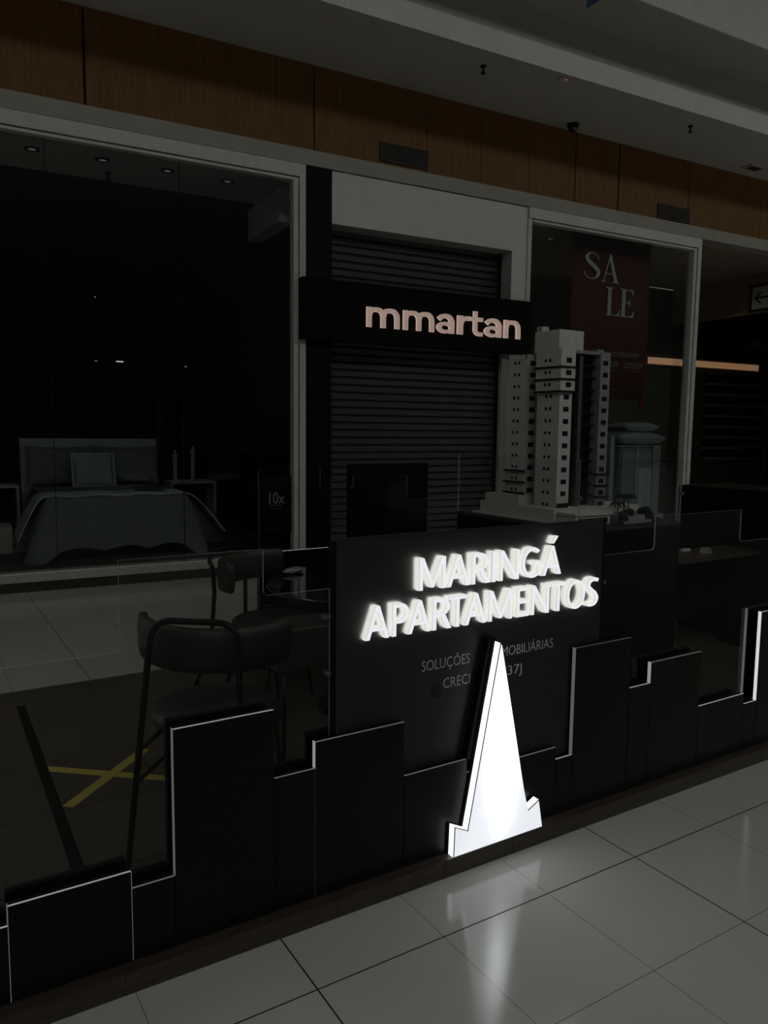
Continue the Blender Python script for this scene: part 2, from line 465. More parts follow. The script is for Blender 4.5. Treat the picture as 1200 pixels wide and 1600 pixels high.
GLYPH = {
    'M': [[(0, 0), (0, 1), (.17, 1), (.47, .28), (.77, 1), (.94, 1), (.94, 0), (.805, 0), (.805, .72), (.525, .06), (.415, .06), (.135, .72), (.135, 0)]],
    'A': [[(0, 0), (.34, 1), (.50, 1), (.84, 0), (.69, 0), (.608, .245), (.232, .245), (.15, 0)], [(.275, .365), (.42, .83), (.565, .365)]],
    'R': [[(0, 0), (0, 1)] + arc(.30, .715, .30, .285, 90, -62) + [(.66, 0), (.48, 0), (.27, .41), (w_, .41), (w_, 0)],
          [(w_, .54), (w_, .87)] + arc(.28, .705, .165, .165, 90, -90)],
    'P': [[(0, 0), (0, 1)] + arc(.28, .69, .30, .31, 90, -90) + [(w_, .38), (w_, 0)],
          [(w_, .51), (w_, .87)] + arc(.27, .69, .155, .18, 90, -90)],
    'I': [[(0, 0), (0, 1), (w_, 1), (w_, 0)]],
    'N': [[(0, 0), (0, 1), (.165, 1), (.645, .24), (.645, 1), (.78, 1), (.78, 0), (.615, 0), (.135, .76), (.135, 0)]],
    'G': [arc(.46, .5, .46, .52, 48, 303, 26) + [(.82, .07), (.82, .54), (.47, .54), (.47, .41), (.665, .41), (.665, .155)] + arc(.46, .5, .315, .395, 300, 50, 22)],
    'T': [[(0, .88), (0, 1), (.66, 1), (.66, .88), (.40, .88), (.40, 0), (.26, 0), (.26, .88)]],
    'E': [[(0, 0), (0, 1), (.53, 1), (.53, .87), (w_, .87), (w_, .575), (.49, .575), (.49, .445), (w_, .445), (w_, .13), (.55, .13), (.55, 0)]],
    'O': [arc(.48, .5, .48, .52, 0, 352, 32), arc(.48, .5, .335, .395, 0, 352, 32)],
    'S': [ribbon(catmull([(.52, .905, .135), (.36, .95, .135), (.17, .90, .14), (.10, .73, .145), (.22, .58, .15), (.38, .45, .15), (.475, .27, .145), (.39, .10, .14), (.20, .05, .135), (.02, .10, .135)], 6))],
    'acute': [[(.30, 1.06), (.44, 1.30), (.62, 1.30), (.42, 1.06)]],
}

# ------------------------------------------------------------------ SETTING: floors, ceiling, walls
b = B(); b.box(-12, 36, -21, 22, -.06, 0)
struct(b.build('floor', 'tile'))
b = B(); b.box(-3.5, 7.6, 2.12, 5.0, .0005, .004)
struct(b.build('floor', 'wood_floor'))

UL, UR = -4.0, 18.0
b = B()
b.box(UL, UR, -1.2, 8, 5.48, 5.71)                                     # flat ceiling over the shop front
sstruct(b, 'ceiling', 'ceil')
b = B()
b.box(UL, UR, -1.206, -1.2, 5.48, 5.71)                                # its white edge
sstruct(b, 'trim_1', 'white')
b = B()
b.box(UL, UR, -1.2, 0, 6.5, 6.62); b.box(UL, UR, -.4, -.25, 5.71, 6.5)   # recessed cove above the canopy edge
sstruct(b, 'ceiling', 'ceil')
b = B()
b.box(UL, UR, -1.22, -1.2, 6.5, 11.0)                                   # wall above the cove
sstruct(b, 'wall_upper', 'white')
b = B()                                                                # timber fascia, panels with open joints
seams = [UL, -1.4, .89, 3.23, 4.66, 5.43, 6.17, 6.93, 7.71, 9.09, 10.7, 12.2, 13.7, UR]
for i, (a, c) in enumerate(zip(seams, seams[1:])):
    g = .012 if i in (1, 2, 7, 8) else .004
    b.box(a + g, c - g, -.02, .0, 4.60, 5.48)
b.box(UL, UR, 0, .2, 4.60, 5.48, mi=1)
sstruct(b, 'wall_back', ['wood', 'slot'])
b = B(); b.box(UL, UR, -.035, .2, 4.44, 4.60); sstruct(b, 'trim_2', 'beam')
b = B(); b.box(3.12, 3.44, -.02, .3, 0, 4.43); sstruct(b, 'wall_pillar', 'pillar')
b = B()                                                                # white portal round the shutter
b.box(3.44, 5.945, -.01, .32, 3.87, 4.43); b.box(5.945, 6.18, -.01, .32, 0, 4.43)
sstruct(b, 'wall_portal', 'white')

# window 1, with stepped aluminium frame, sill and base
def window_frame(u0, u1, left, sill=True, zb=.19):
    b = B()
    J = .135
    b.box(u0, u1, -.05, .06, 4.30, 4.43)                               # head
    b.box(u0 + (J * .55 if left else 0), u1 - J * .55, -.03, .08, 4.262, 4.288)
    b.box(u1 - J * .52, u1, -.05, .06, zb, 4.30)                       # right jamb, two ribs
    b.box(u1 - J, u1 - J * .6, -.035, .08, zb, 4.27)
    b.box(u1 - J * .6, u1 - J * .52, -.02, .06, zb, 4.28, mi=1)
    if left:
        b.box(u0, u0 + .06, -.03, .06, zb, 4.30)
    b.box(u0, u1, .0, .06, 4.285, 4.30, mi=1)
    return b
sstruct(window_frame(-3.2, 3.115, False), 'window_1', ['alu', 'slot'])
b = B()
b.box(-3.2, 3.115, .005, .16, .10, .19); b.box(-3.2, 3.115, 0, .012, .178, .193, mi=1)
sstruct(b, 'trim_3', ['sill', 'alu'])
b = B(); b.box(-3.2, 3.115, .02, .16, 0, .10); sstruct(b, 'baseboard_back', 'plinth')
for a, c in ((-3.2, -1.0), (-.995, .52), (.526, 1.77), (1.776, 3.0)):
    b = B(); b.box(a, c, .045, .053, .19, 4.28)
    sstruct(b, 'window_1', 'shop_glass')
b = B()
for u in (-1.0, .52, 1.77): b.box(u, u + .006, .042, .056, .19, 4.28)
sstruct(b, 'trim_4', 'slot')
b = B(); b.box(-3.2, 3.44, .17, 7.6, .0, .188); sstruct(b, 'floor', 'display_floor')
b = B(); b.box(-3.2, 3.3, 7.4, 7.6, .19, 5.4); b.box(-3.4, -3.2, .1, 7.6, 0, 5.4); b.box(3.2, 3.44, .32, 7.6, .19, 5.4)
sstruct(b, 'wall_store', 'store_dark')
b = B(); b.box(-3.2, 3.2, .1, 1.25, 4.33, 4.38); b.box(-3.2, 3.2, 1.25, 7.4, 4.6, 4.65, mi=1); b.box(-3.2, 3.2, 1.25, 1.3, 4.33, 4.62)
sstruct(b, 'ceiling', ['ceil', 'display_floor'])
b = B(); b.box(3.02, 3.19, .5, 1.6, 3.95, 4.325)                       # pale box by the right jamb
sstruct(b, 'wall_pale_box', 'white')

# shutter door
b = B()
z = .0; pitch_ = .0885; i = 0
prof = []
while z < 3.87:
    for f, d in ((0, 0.0), (.10, .0), (.16, -.012), (.78, -.020), (.84, -.012), (.90, .0)):
        if z + f * pitch_ < 3.88: prof.append((z + f * pitch_, d))
    z += pitch_
va = [b.bm.verts.new((3.44, .27 + d, zz)) for zz, d in prof]
vb = [b.bm.verts.new((5.945, .27 + d, zz)) for zz, d in prof]
for k in range(len(prof) - 1): b.face([va[k], vb[k], vb[k + 1], va[k + 1]], 1 if k % 6 in (0, 5) else 0)
b.box(3.44, 5.945, .295, .31, 0, 3.87, mi=1)
b.box(5.925, 5.945, .20, .30, 0, 3.87, mi=1)
sstruct(b, 'door_1', ['shutter', 'slot'])

# window 2
sstruct(window_frame(6.18, 9.39, True, zb=0.0), 'window_2', ['alu', 'slot'])
for a, c in ((6.24, 7.86), (7.866, 9.26)):
    b = B(); b.box(a, c, .045, .053, .0, 4.28); sstruct(b, 'window_2', 'shop_glass')
b = B(); b.box(6.0, 15.6, 3.02, 3.2, 0, 4.43); sstruct(b, 'wall_far', 'store_mid')
b = B(); b.box(6.19, 9.36, .1, 3.0, 4.35, 4.43); b.box(9.36, 15.6, .2, 3.0, 4.43, 4.5); b.box(6.0, 6.18, .33, 3.02, 0, 4.43, mi=1)
sstruct(b, 'ceiling', ['store_warm', 'store_warm'])
b = B(); b.box(12.3, 12.5, -.4, 3.0, 3.76, 4.43); b.box(12.28, 12.3, -.4, 3.0, 3.74, 3.79)
sstruct(b, 'wall_right', 'store_warm')
b = B(); b.box(12.36, 12.37, -.4, 3.0, 0, 3.75); sstruct(b, 'window_3', 'shop_glass')
b = B(); b.box(12.3, 15.6, -.02, .2, 0, 4.43); b.box(15.5, 15.6, .2, 3, 0, 4.43); sstruct(b, 'wall_end', 'store_dark')

# unseen dark mall walls and roof, shaped so the skylight slot sets light and reflections
b = B(); b.box(UL - 8, 34, -18.6, -18.3, 0, 11.2); sstruct(b, 'wall_opposite', 'store_dark')
b = B(); b.box(UL - 8, 34, -14.0, -1.1, 11.0, 11.2)
sstruct(b, 'ceiling', 'ceil')
b = B(); b.box(-11.3, -11.0, -19, 9, 0, 11.2); sstruct(b, 'wall_left', 'store_dark')
b = B(); b.box(33, 33.3, -19, 9, 0, 11.2); sstruct(b, 'wall_right', 'store_dark')

# ------------------------------------------------------------------ KIOSK COUNTER
YF = 2.14
SKY = [(-.62, -.05, .735), (-.05, .173, .285), (.175, .494, .34), (.496, .618, .287), (.622, .937, .735), (.940, 1.081, .511), (1.083, 1.427, .599),
       (1.430, 1.705, .403), (1.707, 2.154, .351), (2.157, 2.246, .30), (2.248, 2.574, .743), (2.577, 2.708, .522), (2.710, 3.052, .613),
       (3.055, 3.40, .353), (3.402, 3.503, .30), (3.506, 3.95, .743), (3.953, 4.3, .52), (4.303, 4.9, .70),
       (4.903, 5.2, .41), (5.203, 5.8, .60), (5.803, 6.2, .34), (6.203, 6.9, .74)]
LEDS = [('led_dim', 'led'), ('led', 'led'), ('led', 'led_dim'), ('led_dim', 'led_dim'), ('led', 'led_dim'), ('led_dim', 'led'), ('led_dim', 'led'), ('led_dim', 'led'), ('led_dim', 'led'),
        ('led', 'led'), ('led_faint', 'led_dim'), ('led', 'led'), ('led_dim', 'led'), ('led', 'led'), ('led', 'led'), ('led', 'led_bright')] + [('led', 'led')] * 6
k = thing('kiosk_counter', (1.8, YF, 0), 'long black kiosk counter with stepped skyline front panels edged in white light on brown plinth', 'counter')
def kb(bb, name, mats, parent=None, **q):
    o = bb.build(name, mats, k if parent is None else parent, **q)
    if parent is None: o.location = (-1.8, -YF, 0)
    return o
b = B(); b.box(-.62, 6.9, 2.096, 2.30, 0, .066)
for x in (-.3, .46, 1.14, 1.58, 1.90, 2.7, 3.5, 4.4, 5.3, 6.2): b.box(x, x + .0015, 2.0955, 2.097, .002, .066, mi=1)
kb(b, 'plinth', ['plinth', 'slot'])
for i, (x0, x1, h) in enumerate(SKY):
    z0 = .068
    b = B(); b.box(x0, x1, YF, YF + .026, z0, h)
    o = kb(b, 'skyline_panel', 'black', bevel=.0008)
    hl = SKY[i - 1][2] if i else 0
    top, left = LEDS[i]
    b = B(); b.box(x0, x1, YF + .001, YF + .006, h, h + .0016)
    kb(b, 'led_strip', top, parent=o)
    b = B()
    if i and h > hl + .01: b.box(x0 - .002, x0, YF + .002, YF + .018, hl, h + .0016)
    if i in (1, 2, 3): b.box(x0 - .0018, x0 - .0002, YF + .0005, YF + .004, z0, max(hl, h))
    elif i == 6: b.box(x0 - .0012, x0 - .0004, YF + .004, YF + .006, z0, hl)
    if len(b.bm.verts): kb(b, 'led_strip', left, parent=o)
    else: b.bm.free()
    b = B(); b.box(x0, x1, 2.205, 2.235, .07, h + .003)
    o = kb(b, 'backing_panel', 'matt_black')
    if i == 15:
        b = B(); b.box(x0 - .003, x0 - .0005, 2.214, 2.226, hl, h + .003); kb(b, 'led_strip', 'led_dim', parent=o)

# sign panel with lettering
SF = 2.17
s = thing('sign_panel', (1.79, SF, .066), 'tall black kiosk sign panel with glowing white letters and thin grey lettering', 'sign')
def sb(o): o.location = (-1.79, -SF, -.066); return o
b = B(); b.box(1.172, 2.408, SF, 2.202, .068, 1.246)
b.box(1.172, 2.408, SF + .004, 2.202, 1.246, 1.25)
sb(b.build('panel', 'sign_black', s))
for x0, x1 in ((1.160, 1.172), (2.408, 2.425)):
    b = B(); b.box(x0, x1, SF + .004, 2.204, .068, 1.243); sb(b.build('edge_trim', 'matt_black', s))
GAP = .006
DEP = SF - GAP - 2.140
CAP = .1131
def sign_letter(ch, x0, x1, zb):
    over = .0025 if ch in 'GOS' else 0
    me = solid_outline(GLYPH['A' if ch == 'Á' else ch], DEP, .0038)
    fit(me, x0, x1, zb - over, zb + CAP + over)
    by_normal(me, 0, 1, 2); halo(me)
    o = link('letter', me, ['letter_face', 'letter_side', 'letter_trim', 'letter_halo'], s, (-1.79, -GAP, -.066))
    if ch == 'Á':
        me = solid_outline(GLYPH['acute'], DEP, .0038)
        wd = x1 - x0
        fit(me, x0 + wd * .44, x0 + wd * .80, zb + CAP * 1.08, zb + CAP * 1.33)
        by_normal(me, 0, 1, 2); halo(me)
        link('accent', me, ['letter_face', 'letter_side', 'letter_trim', 'letter_halo'], o)
for ch, x0, x1 in (('M', 1.4787, 1.5923), ('A', 1.597, 1.700), ('R', 1.707, 1.792), ('I', 1.7985, 1.820), ('N', 1.837, 1.9316), ('G', 1.9443, 2.0414), ('Á', 2.048, 2.1489)):
    sign_letter(ch, x0, x1, 1.0554)
for ch, x0, x1 in (('A', 1.2663, 1.3605), ('P', 1.3717, 1.4409), ('A', 1.4341, 1.5316), ('R', 1.5376, 1.6217), ('T', 1.6053, 1.6900), ('A', 1.6785, 1.7800), ('M', 1.7904, 1.9037),
                   ('E', 1.9245, 1.9873), ('N', 1.9983, 2.0908), ('T', 2.098, 2.1796), ('O', 2.183, 2.2854), ('S', 2.291, 2.3619)):
    sign_letter(ch, x0, x1, .9085)
for body, x0, x1, z0, cap in (('SOLUÇÕES', 1.5164, 1.730, .756, .0385), ('IMOBILIÁRIAS', 1.872, 2.147, .756, .0385), ('CRECI', 1.612, 1.733, .679, .0385), ('137J', 1.893, 1.986, .679, .0375)):
    me = text_mesh(body, .0012, .054, -.0006)
    fit(me, x0, x1, 0, None)
    sc_ = cap / (.054 * .70)
    for v in me.vertices: v.co.z = z0 + v.co.z * sc_
    me.update()
    link('lettering', me, 'grey_print', s, (-1.79, 0, -.066))
b = B()
b.prism(arc(1.5835, .676, .022, .030, 0, 345, 22), -.0015, -.0002)
b.build('dark_smudge', 'slot', s, (-1.79, 0, -.066))

# glowing tower emblem
TW = [(1.6193, .0670), (1.6226, .1829), (1.6817, .1536), (1.8143, .8364), (1.8225, .8290), (1.9505, .2537), (1.9767, .1554), (2.0309, .1829), (2.0533, .0670)]
t = thing('tower_emblem', (1.83, 2.12, .066), 'glowing white pointed tower lightbox at front of kiosk counter', 'lightbox')
me = solid_outline([TW], .036, .0034)
by_normal(me, 0, 2, 1)
o = link('lightbox', me, ['tower', 'letter_trim', 'tower_side'], t, (-1.83, 2.132 - 2.12, -.066))
b = B()
BK = [(x - .006 + (.004 if x > 1.83 else 0), zz + (.008 if zz > .5 else 0)) for x, zz in TW]
b.prism(BK, 2.133, 2.1385)
b.build('backing_plate', 'matt_black', t, (-1.83, -2.12, -.066))
b = B(); b.prism([(1.70, .40), (1.795, .846), (1.825, .846), (1.95, .352), (1.93, .352), (1.72, .40)], 2.1385, 2.1695)
b.build('spacer', 'matt_black', t, (-1.83, -2.12, -.066))

# glass screens of the counter (outer corners square, inner corners rounded)
def skyline(steps, zb, r=.018):
    """steps: [(x0, x1, h)] left to right, outline polygon with rounded inner corners"""
    P = [(steps[0][0], zb)]
    for i, (x0, x1, h) in enumerate(steps):
        lo_l = i and steps[i - 1][2] > h; lo_r = i + 1 < len(steps) and steps[i + 1][2] > h
        if lo_l: P += arc(x0 + r, h + r, r, r, 180, 270, 6)
        else: P.append((x0, h))
        if lo_r: P += arc(x1 - r, h + r, r, r, 270, 360, 6)
        else: P.append((x1, h))
    P.append((steps[-1][1], zb))
    return P
def screen(name, steps, y, zb, label, group=None, th=.007):
    xm = (steps[0][0] + steps[-1][1]) / 2
    g = thing(name, (xm, y, zb), label, 'glass screen', group)
    b = B()
    # front/back faces glass, rim in edge material
    b.prism([(x - xm, zz - zb) for x, zz in skyline(steps, zb)], -th / 2, th / 2, 0, 1)
    b.build('pane', ['glass', 'glass_edge'], g)
    return g, xm
g, xm = screen('glass_screen', [(-.6, .491, .973), (.491, .9255, 1.235), (.9255, 1.158, 1.088)], 2.19, .08, 'clear stepped glass screen on counter left of glowing sign')
for x0, z0 in ((1.135, .91), (1.142, .72)):
    b = B(); b.box(x0 - xm, 1.158 - xm, -.012, .012, z0, z0 + .014); b.build('clamp', 'steel', g)
g, xm = screen('glass_screen', [(2.428, 2.750, 1.10), (2.750, 3.365, 1.246), (3.365, 4.6, 1.094), (4.6, 5.4, 1.235), (5.4, 6.85, .97)], 2.19, .08, 'clear stepped glass screen on counter right of glowing sign')
b = B(); b.box(2.428 - xm, 2.447 - xm, -.012, .012, .90, .912)
b.build('clamp', 'steel', g)
YR = 4.8
g, xm = screen('glass_screen', [(2.0, 2.46, 1.332), (2.46, 2.727, 1.192), (2.727, 3.19, 1.268), (3.19, 5.2, 1.082)], YR, .4, 'clear stepped glass screen along the rear side of kiosk')
rk = thing('rear_counter', (4.5, YR, 0), 'black stepped rear counter wall of kiosk below the rear glass', 'counter')
b = B(); b.box(2.0 - 4.5, 2.5, -.03, .12, 0, .066); b.build('plinth', 'plinth', rk)
for x0, x1, h in ((2.0, 2.16, .69), (2.163, 2.56, .765), (2.563, 3.1, .60), (3.103, 4.2, .74), (4.203, 5.5, .60), (5.503, 7.0, .74)):
    b = B(); b.box(x0 - 4.5, x1 - 4.5, .008, .036, .066, h); o = b.build('skyline_panel', 'black', rk)
    b = B(); b.box(x0 - 4.5, x1 - 4.5, .012, .017, h, h + .003)
    if x0 == 2.163: b.box(x0 - 4.503, x0 - 4.5, .01, .03, .69, h)
    b.build('led_strip', 'led' if x0 == 2.163 else 'led_faint', o)

# ------------------------------------------------------------------ floor details inside the kiosk
b = B(); b.box(-.022, .022, -.95, .95, 0, .008)  # low black strip laid along the floor
tag(b.build('cable_cover', 'matt_black', loc=(.48, 3.75, .004), rot=math.radians(-1), bevel=.003), 'long black strip on the brown wood-look floor', 'cable cover')
def tape(a, c, zz, label):
    a, c = Vector(a), Vector(c); d = c - a
    b = B(); b.box(-d.length / 2, d.length / 2, -.026, .026, 0, .0006)
    m = (a + c) / 2
    tag(b.build('floor_tape', 'yellow', loc=(m.x, m.y, zz), rot=math.atan2(d.y, d.x)), label, 'floor tape', 'yellow cross of floor tape')
tape((.49, 3.775), (1.0, 3.345), .0042, 'yellow floor tape strip running from the black floor strip towards the chair seat')
tape((.515, 3.33), (.95, 3.76), .005, 'yellow floor tape strip laid over the other, reaching behind the chair leg')

# ------------------------------------------------------------------ chairs and table
def make_chair(loc, heading, label, lean=0.0, fwd_seat=0.0):
    c = thing('dining_chair', loc, label, 'chair', 'dark chairs round the black table', -heading)
    # tubular rear loop
    ft, tp, hz = (.22, -.356), (.163, -.232), .894
    L = lambda q, s: (s * (ft[0] + (tp[0] - ft[0]) * q), ft[1] + (tp[1] - ft[1]) * q + lean * (math.sin(PI * q) * .7 + .1 * q), hz * q)
    pts = [L(q, -1) for q in (0, .25, .5, .75, .90)]
    x, y, zt = L(.90, -1)
    R = .075
    for a in (20, 45, 70, 90): pts.append((-tp[0] + R - R * math.cos(math.radians(a)) - .006, tp[1], hz - R + R * math.sin(math.radians(a))))
    pts = pts + [(-p[0], p[1], p[2]) for p in pts[::-1]]
    b = B(); b.tube(pts, .0125, 12); b.build('rear_frame', 'dark_metal', c)
    for sgn in (-1, 1):
        b = B(); b.tube([(sgn * .215, .235, 0), (sgn * .185, .185, .45)], .0115, 10); b.build('leg', 'dark_metal', c)
        b = B(); b.tube([(sgn * .2035, -.315, .30), (sgn * .2035, .217, .27)], .009, 8); b.build('stretcher', 'dark_metal', c)
    b = B(); b.tube([(-.19, -.28, .425), (-.17, .17, .425), (.17, .17, .425), (.19, -.28, .425)], .01, 8); b.build('seat_rail', 'dark_metal', c)
    b = B(); b.lathe([(0, .436), (.20, .436), (.236, .442), (.25, .462), (.252, .485), (.244, .503), (.222, .513), (.12, .516), (0, .516)], 40)
    b.build('seat', 'leather', c).location.y = fwd_seat
    # curved back pad
    def pad(i, j):
        a = math.radians(-90 - 68 + 136 * i)
        q = 2 * PI * j
        ex = .024 * math.cos(q); ez = .088 * math.sin(q)
        ez = math.copysign(min(abs(ez) * 1.25, .085), ez)
        e = 1 if .02 < i < .98 else .55
        return ((.325 + ex * e) * math.cos(a), .125 + (.325 + ex * e) * math.sin(a), .775 + ez * e + .012 * abs(2 * i - 1) ** 2)
    b = B(); b.grid(pad, 36, 16)
    for i in (0, 1):
        vs = [b.bm.verts.new(pad(i, j / 16)) for j in range(16)]; b.face(vs)
    b.build('backrest', 'back_leather', c, weld=True)
    return c
make_chair((1.017, 2.888, .004), math.radians(38.5), 'dark upholstered chair nearest the camera, its back to the low counter front, beside yellow tape')
make_chair((1.72, 4.12, .004), math.radians(141), 'dark upholstered chair at far side of the black table, before the shop window', lean=.12, fwd_seat=.10)

tb = thing('round_table', (2.25, 3.74, .004), 'round glossy black table reflecting the white window frame', 'table')
b = B(); b.lathe([(0, .705), (.54, .705), (.587, .71), (.60, .722), (.598, .733), (.592, .736), (.584, .736), (.57, .736), (0, .736)], 64); b.build('tabletop', 'gloss_black', tb)
b = B(); b.lathe([(0, .02), (.05, .02), (.05, .705), (0, .705)], 24); b.build('column', 'dark_metal', tb)
b = B(); b.lathe([(0, 0), (.30, 0), (.30, .012), (.06, .024), (0, .024)], 40); b.build('base', 'dark_metal', tb)
bn_ = thing('table_apron', (1.63, 3.24, .004), 'dark brown apron box on thin legs under edge of the round table', 'table apron')  # stands in for the table's front apron, built as a separate box
b = B(); b.box(-.24, .24, -.12, .12, .495, .692); b.build('apron_body', 'back_leather', bn_, bevel=.006)
for x, y, dx in ((-.20, -.09, 0), (.20, -.09, .03), (-.20, .09, 0), (.20, .09, .03)):
    b = B(); b.tube([(x, y, .495), (x + dx, y, 0)], .011, 10); b.build('leg', 'dark_metal', bn_)
# crumpled foil packet lying on the table
b = B()
rr = random.Random(3)
jit = {}
def packet(i, j):
    a, q = 2 * PI * i, PI * j
    key = (round(i * 14) % 14, round(j * 8))
    if key not in jit: jit[key] = rr.uniform(.75, 1.2)
    r = jit[key] if 0 < j < 1 else 1
    return (.085 * math.cos(q), .03 * math.sin(q) * math.cos(a) * r, .018 + .018 * math.sin(q) * math.sin(a) * r)
b.grid(packet, 14, 8, smooth=False, closed_u=True)
tag(b.build('crumpled_packet', noisy(mat('foil_wrap', (.25, .25, .24), .35), (.12, .12, .12), (.34, .34, .33), scale=(40, 40, 40)), loc=(1.955, 4.16, .740), rot=.3, weld=True),
    'small crumpled grey packet lying on the black round table', 'packet')
# ------------------------------------------------------------------ vitrine with the building model
VX0, VX1, VY0, VY1, VZ = 2.87, 3.664, 2.75, 3.755, 1.112
p = thing('display_pedestal', ((VX0 + VX1) / 2, (VY0 + VY1) / 2, .004), 'black square pedestal carrying the white tower model', 'pedestal')
w2, d2 = (VX1 - VX0) / 2, (VY1 - VY0) / 2
b = B(); b.box(-w2, w2, -d2, d2, .06, VZ - .02); b.build('body', 'black', p)
b = B(); b.box(-w2 + .03, w2 - .03, -d2 + .03, d2 - .03, 0, .06); b.build('toe_kick', 'matt_black', p)
b = B(); b.box(-w2 - .004, w2 + .004, -d2 - .004, d2 + .004, VZ - .02, VZ - .004); b.build('top', noisy(mat('dark_green_top', (.02, .024, .022), .5), (.018, .022, .02), (.024, .03, .027), scale=(9, 9, 9)), p)
g = thing('glass_guard', ((VX0 + VX1) / 2, (VY0 + VY1) / 2, VZ), 'low clear glass guard of four panes around the white tower model', 'glass guard')
for x0, x1, y0, y1 in ((-w2, w2, -d2, -d2 + .006), (-w2, w2, d2 - .006, d2), (-w2, -w2 + .006, -d2 + .007, d2 - .007), (w2 - .006, w2, -d2 + .007, d2 - .007)):
    b = B(); b.box(x0, x1, y0, y1, 0, .352)
    for f in b.bm.faces:
        n_ = f.normal; f.normal_update()
        big = f.calc_area() > .1
        f.material_index = 0 if big else 1
    b.build('pane', ['glass', 'glass_edge'], g)
for x, y in ((-w2, -d2), (w2, -d2), (-w2, d2)):
    b = B(); b.box(x - .01, x + .012, y - .008, y + .012, .15, .168); b.build('clip', 'steel', g)

X0, Y0, Z0 = 3.0, 3.04, VZ + .002
a = thing('tower_model', (X0, Y0, Z0), 'white scale model of a tall apartment tower on podium, standing on black pedestal', 'architectural model')
def tm(bb, name, mats, **q): return bb.build(name, mats, a, (-X0, -Y0, -Z0), **q)
b = B()
b.box(2.93, 3.60, 2.99, 3.61, Z0, 1.19); b.box(2.93, 3.50, 3.27, 3.565, 1.19, 1.242); b.box(2.90, 3.62, 2.95, 3.65, Z0, Z0 + .01)
tm(b, 'podium', 'model_white')
def win_pair(b, x, y, z, mi=1):       # two small windows on a face looking to -X
    for dy in (-.024, .010): b.box(x - .002, x + .002, y + dy, y + dy + .014, z, z + .016, mi)
def win_big(b, x, y, z, mi=1): b.box(x - .019, x + .019, y - .002, y + .002, z, z + .026, mi)
rows = [1.995 - .0655 * i for i in range(13)]
b = B()                                # rear-left wing
b.box(3.0, 3.20, 3.311, 3.470, 1.19, 2.035); b.box(3.012, 3.20, 3.47, 3.542, 1.19, 2.025)
b.box(2.996, 3.0, 3.311, 3.319, 1.24, 2.035); b.box(2.996, 3.0, 3.462, 3.470, 1.24, 2.035); b.box(2.996, 3.0, 3.311, 3.47, 2.012, 2.035)
for z in rows[:12]:
    win_pair(b, 3.0, 3.392, z - .012); win_big(b, 3.045, 3.311, z - .02)
for z in (1.375, 1.31, 1.247): b.box(2.985, 3.0, 3.30, 3.475, z, z + .009, mi=1)
tm(b, 'wing', ['model_white', 'model_dark'])
b = B()                                # front-left wing with three dark ledges at its top
b.box(3.0, 3.088, 3.043, 3.215, 1.15, 2.045)
b.box(2.996, 3.0, 3.043, 3.05, 1.19, 2.045); b.box(2.996, 3.0, 3.2, 3.215, 1.19, 2.045)
for z in rows:
    win_pair(b, 3.0, 3.130, z - .012); win_big(b, 3.045, 3.043, z - .02)
for z in (1.945, 1.880, 1.815):
    b.box(2.982, 3.10, 3.025, 3.23, z, z + .010, mi=1)
    b.box(2.988, 3.094, 3.031, 3.222, z + .010, z + (.10 if z > 1.94 else .065), mi=0)
    win_pair(b, 2.988, 3.130, z + .035); win_big(b, 3.045, 3.031, z + .028)
tm(b, 'wing', ['model_white', 'model_dark'])
b = B()                                # right wing
b.box(3.300, 3.376, 3.043, 3.40, 1.19, 2.04)
for z in rows: win_big(b, 3.338, 3.043, z - .022)
for z in (1.365, 1.30, 1.238): b.box(3.288, 3.388, 3.03, 3.06, z, z + .009, mi=1)
tm(b, 'wing', ['model_grey', 'model_dark'])
b = B()                                # glazed recess between the wings
b.box(3.088, 3.30, 3.105, 3.40, 1.15, 2.03)
for z in rows: b.box(3.088, 3.30, 3.075, 3.105, z - .03, z - .022)
tm(b, 'balcony_stack', 'model_dark')
b = B(); b.box(3.165, 3.19, 3.068, 3.10, 1.15, 2.02); tm(b, 'rib', 'model_rib')
b = B(); b.box(3.088, 3.376, 3.05, 3.40, 2.03, 2.046); b.box(3.10, 3.2, 3.30, 3.40, 1.19, 2.03); tm(b, 'roof_slab', 'model_grey')
b = B(); b.box(3.045, 3.23, 3.11, 3.30, 2.04, 2.158); tm(b, 'roof_block', 'model_white')
b = B(); b.box(3.05, 3.095, 3.245, 3.29, 2.158, 2.186); b.box(3.049, 3.051, 3.262, 3.276, 2.164, 2.178, mi=1); tm(b, 'roof_box', ['model_white', 'model_dark'])
b = B(); b.box(3.30, 3.35, 3.07, 3.12, 2.046, 2.062); tm(b, 'roof_box', 'model_grey')
b = B(); b.box(2.96, 3.22, 2.86, 2.985, Z0, 1.165); b.box(2.95, 3.23, 2.85, 2.985, 1.165, 1.18, mi=0); b.box(2.985, 3.2, 2.858, 2.862, Z0 + .006, 1.15, mi=1); tm(b, 'entrance_block', ['model_white', 'model_dark'])
b = B(); b.box(3.0, 3.085, 3.038, 3.044, 1.19, 1.215); tm(b, 'entrance', 'model_dark')
b = B(); b.box(3.26, 3.58, 2.80, 2.985, Z0, Z0 + .045); tm(b, 'garden_wall', 'model_grey')
def model_bush(x, y, r, h):
    b = B(); R_ = random.Random(int(x * 997))
    for _ in range(7):
        dx, dy, dz, q = R_.uniform(-r, r) * .6, R_.uniform(-r, r) * .6, R_.uniform(.1, .75) * h, r * R_.uniform(.5, .75)
        b.lathe([(0, -q), (q * .7, -q * .7), (q, 0), (q * .7, q * .7), (0, q)], 7, tf=lambda p, d=(dx, dy, dz): (x + p[0] + d[0] + R_.uniform(-.003, .003), y + p[1] + d[1], Z0 + .02 + max(p[2] + d[2], 0)))
    tm(b, 'bush', 'leaf')
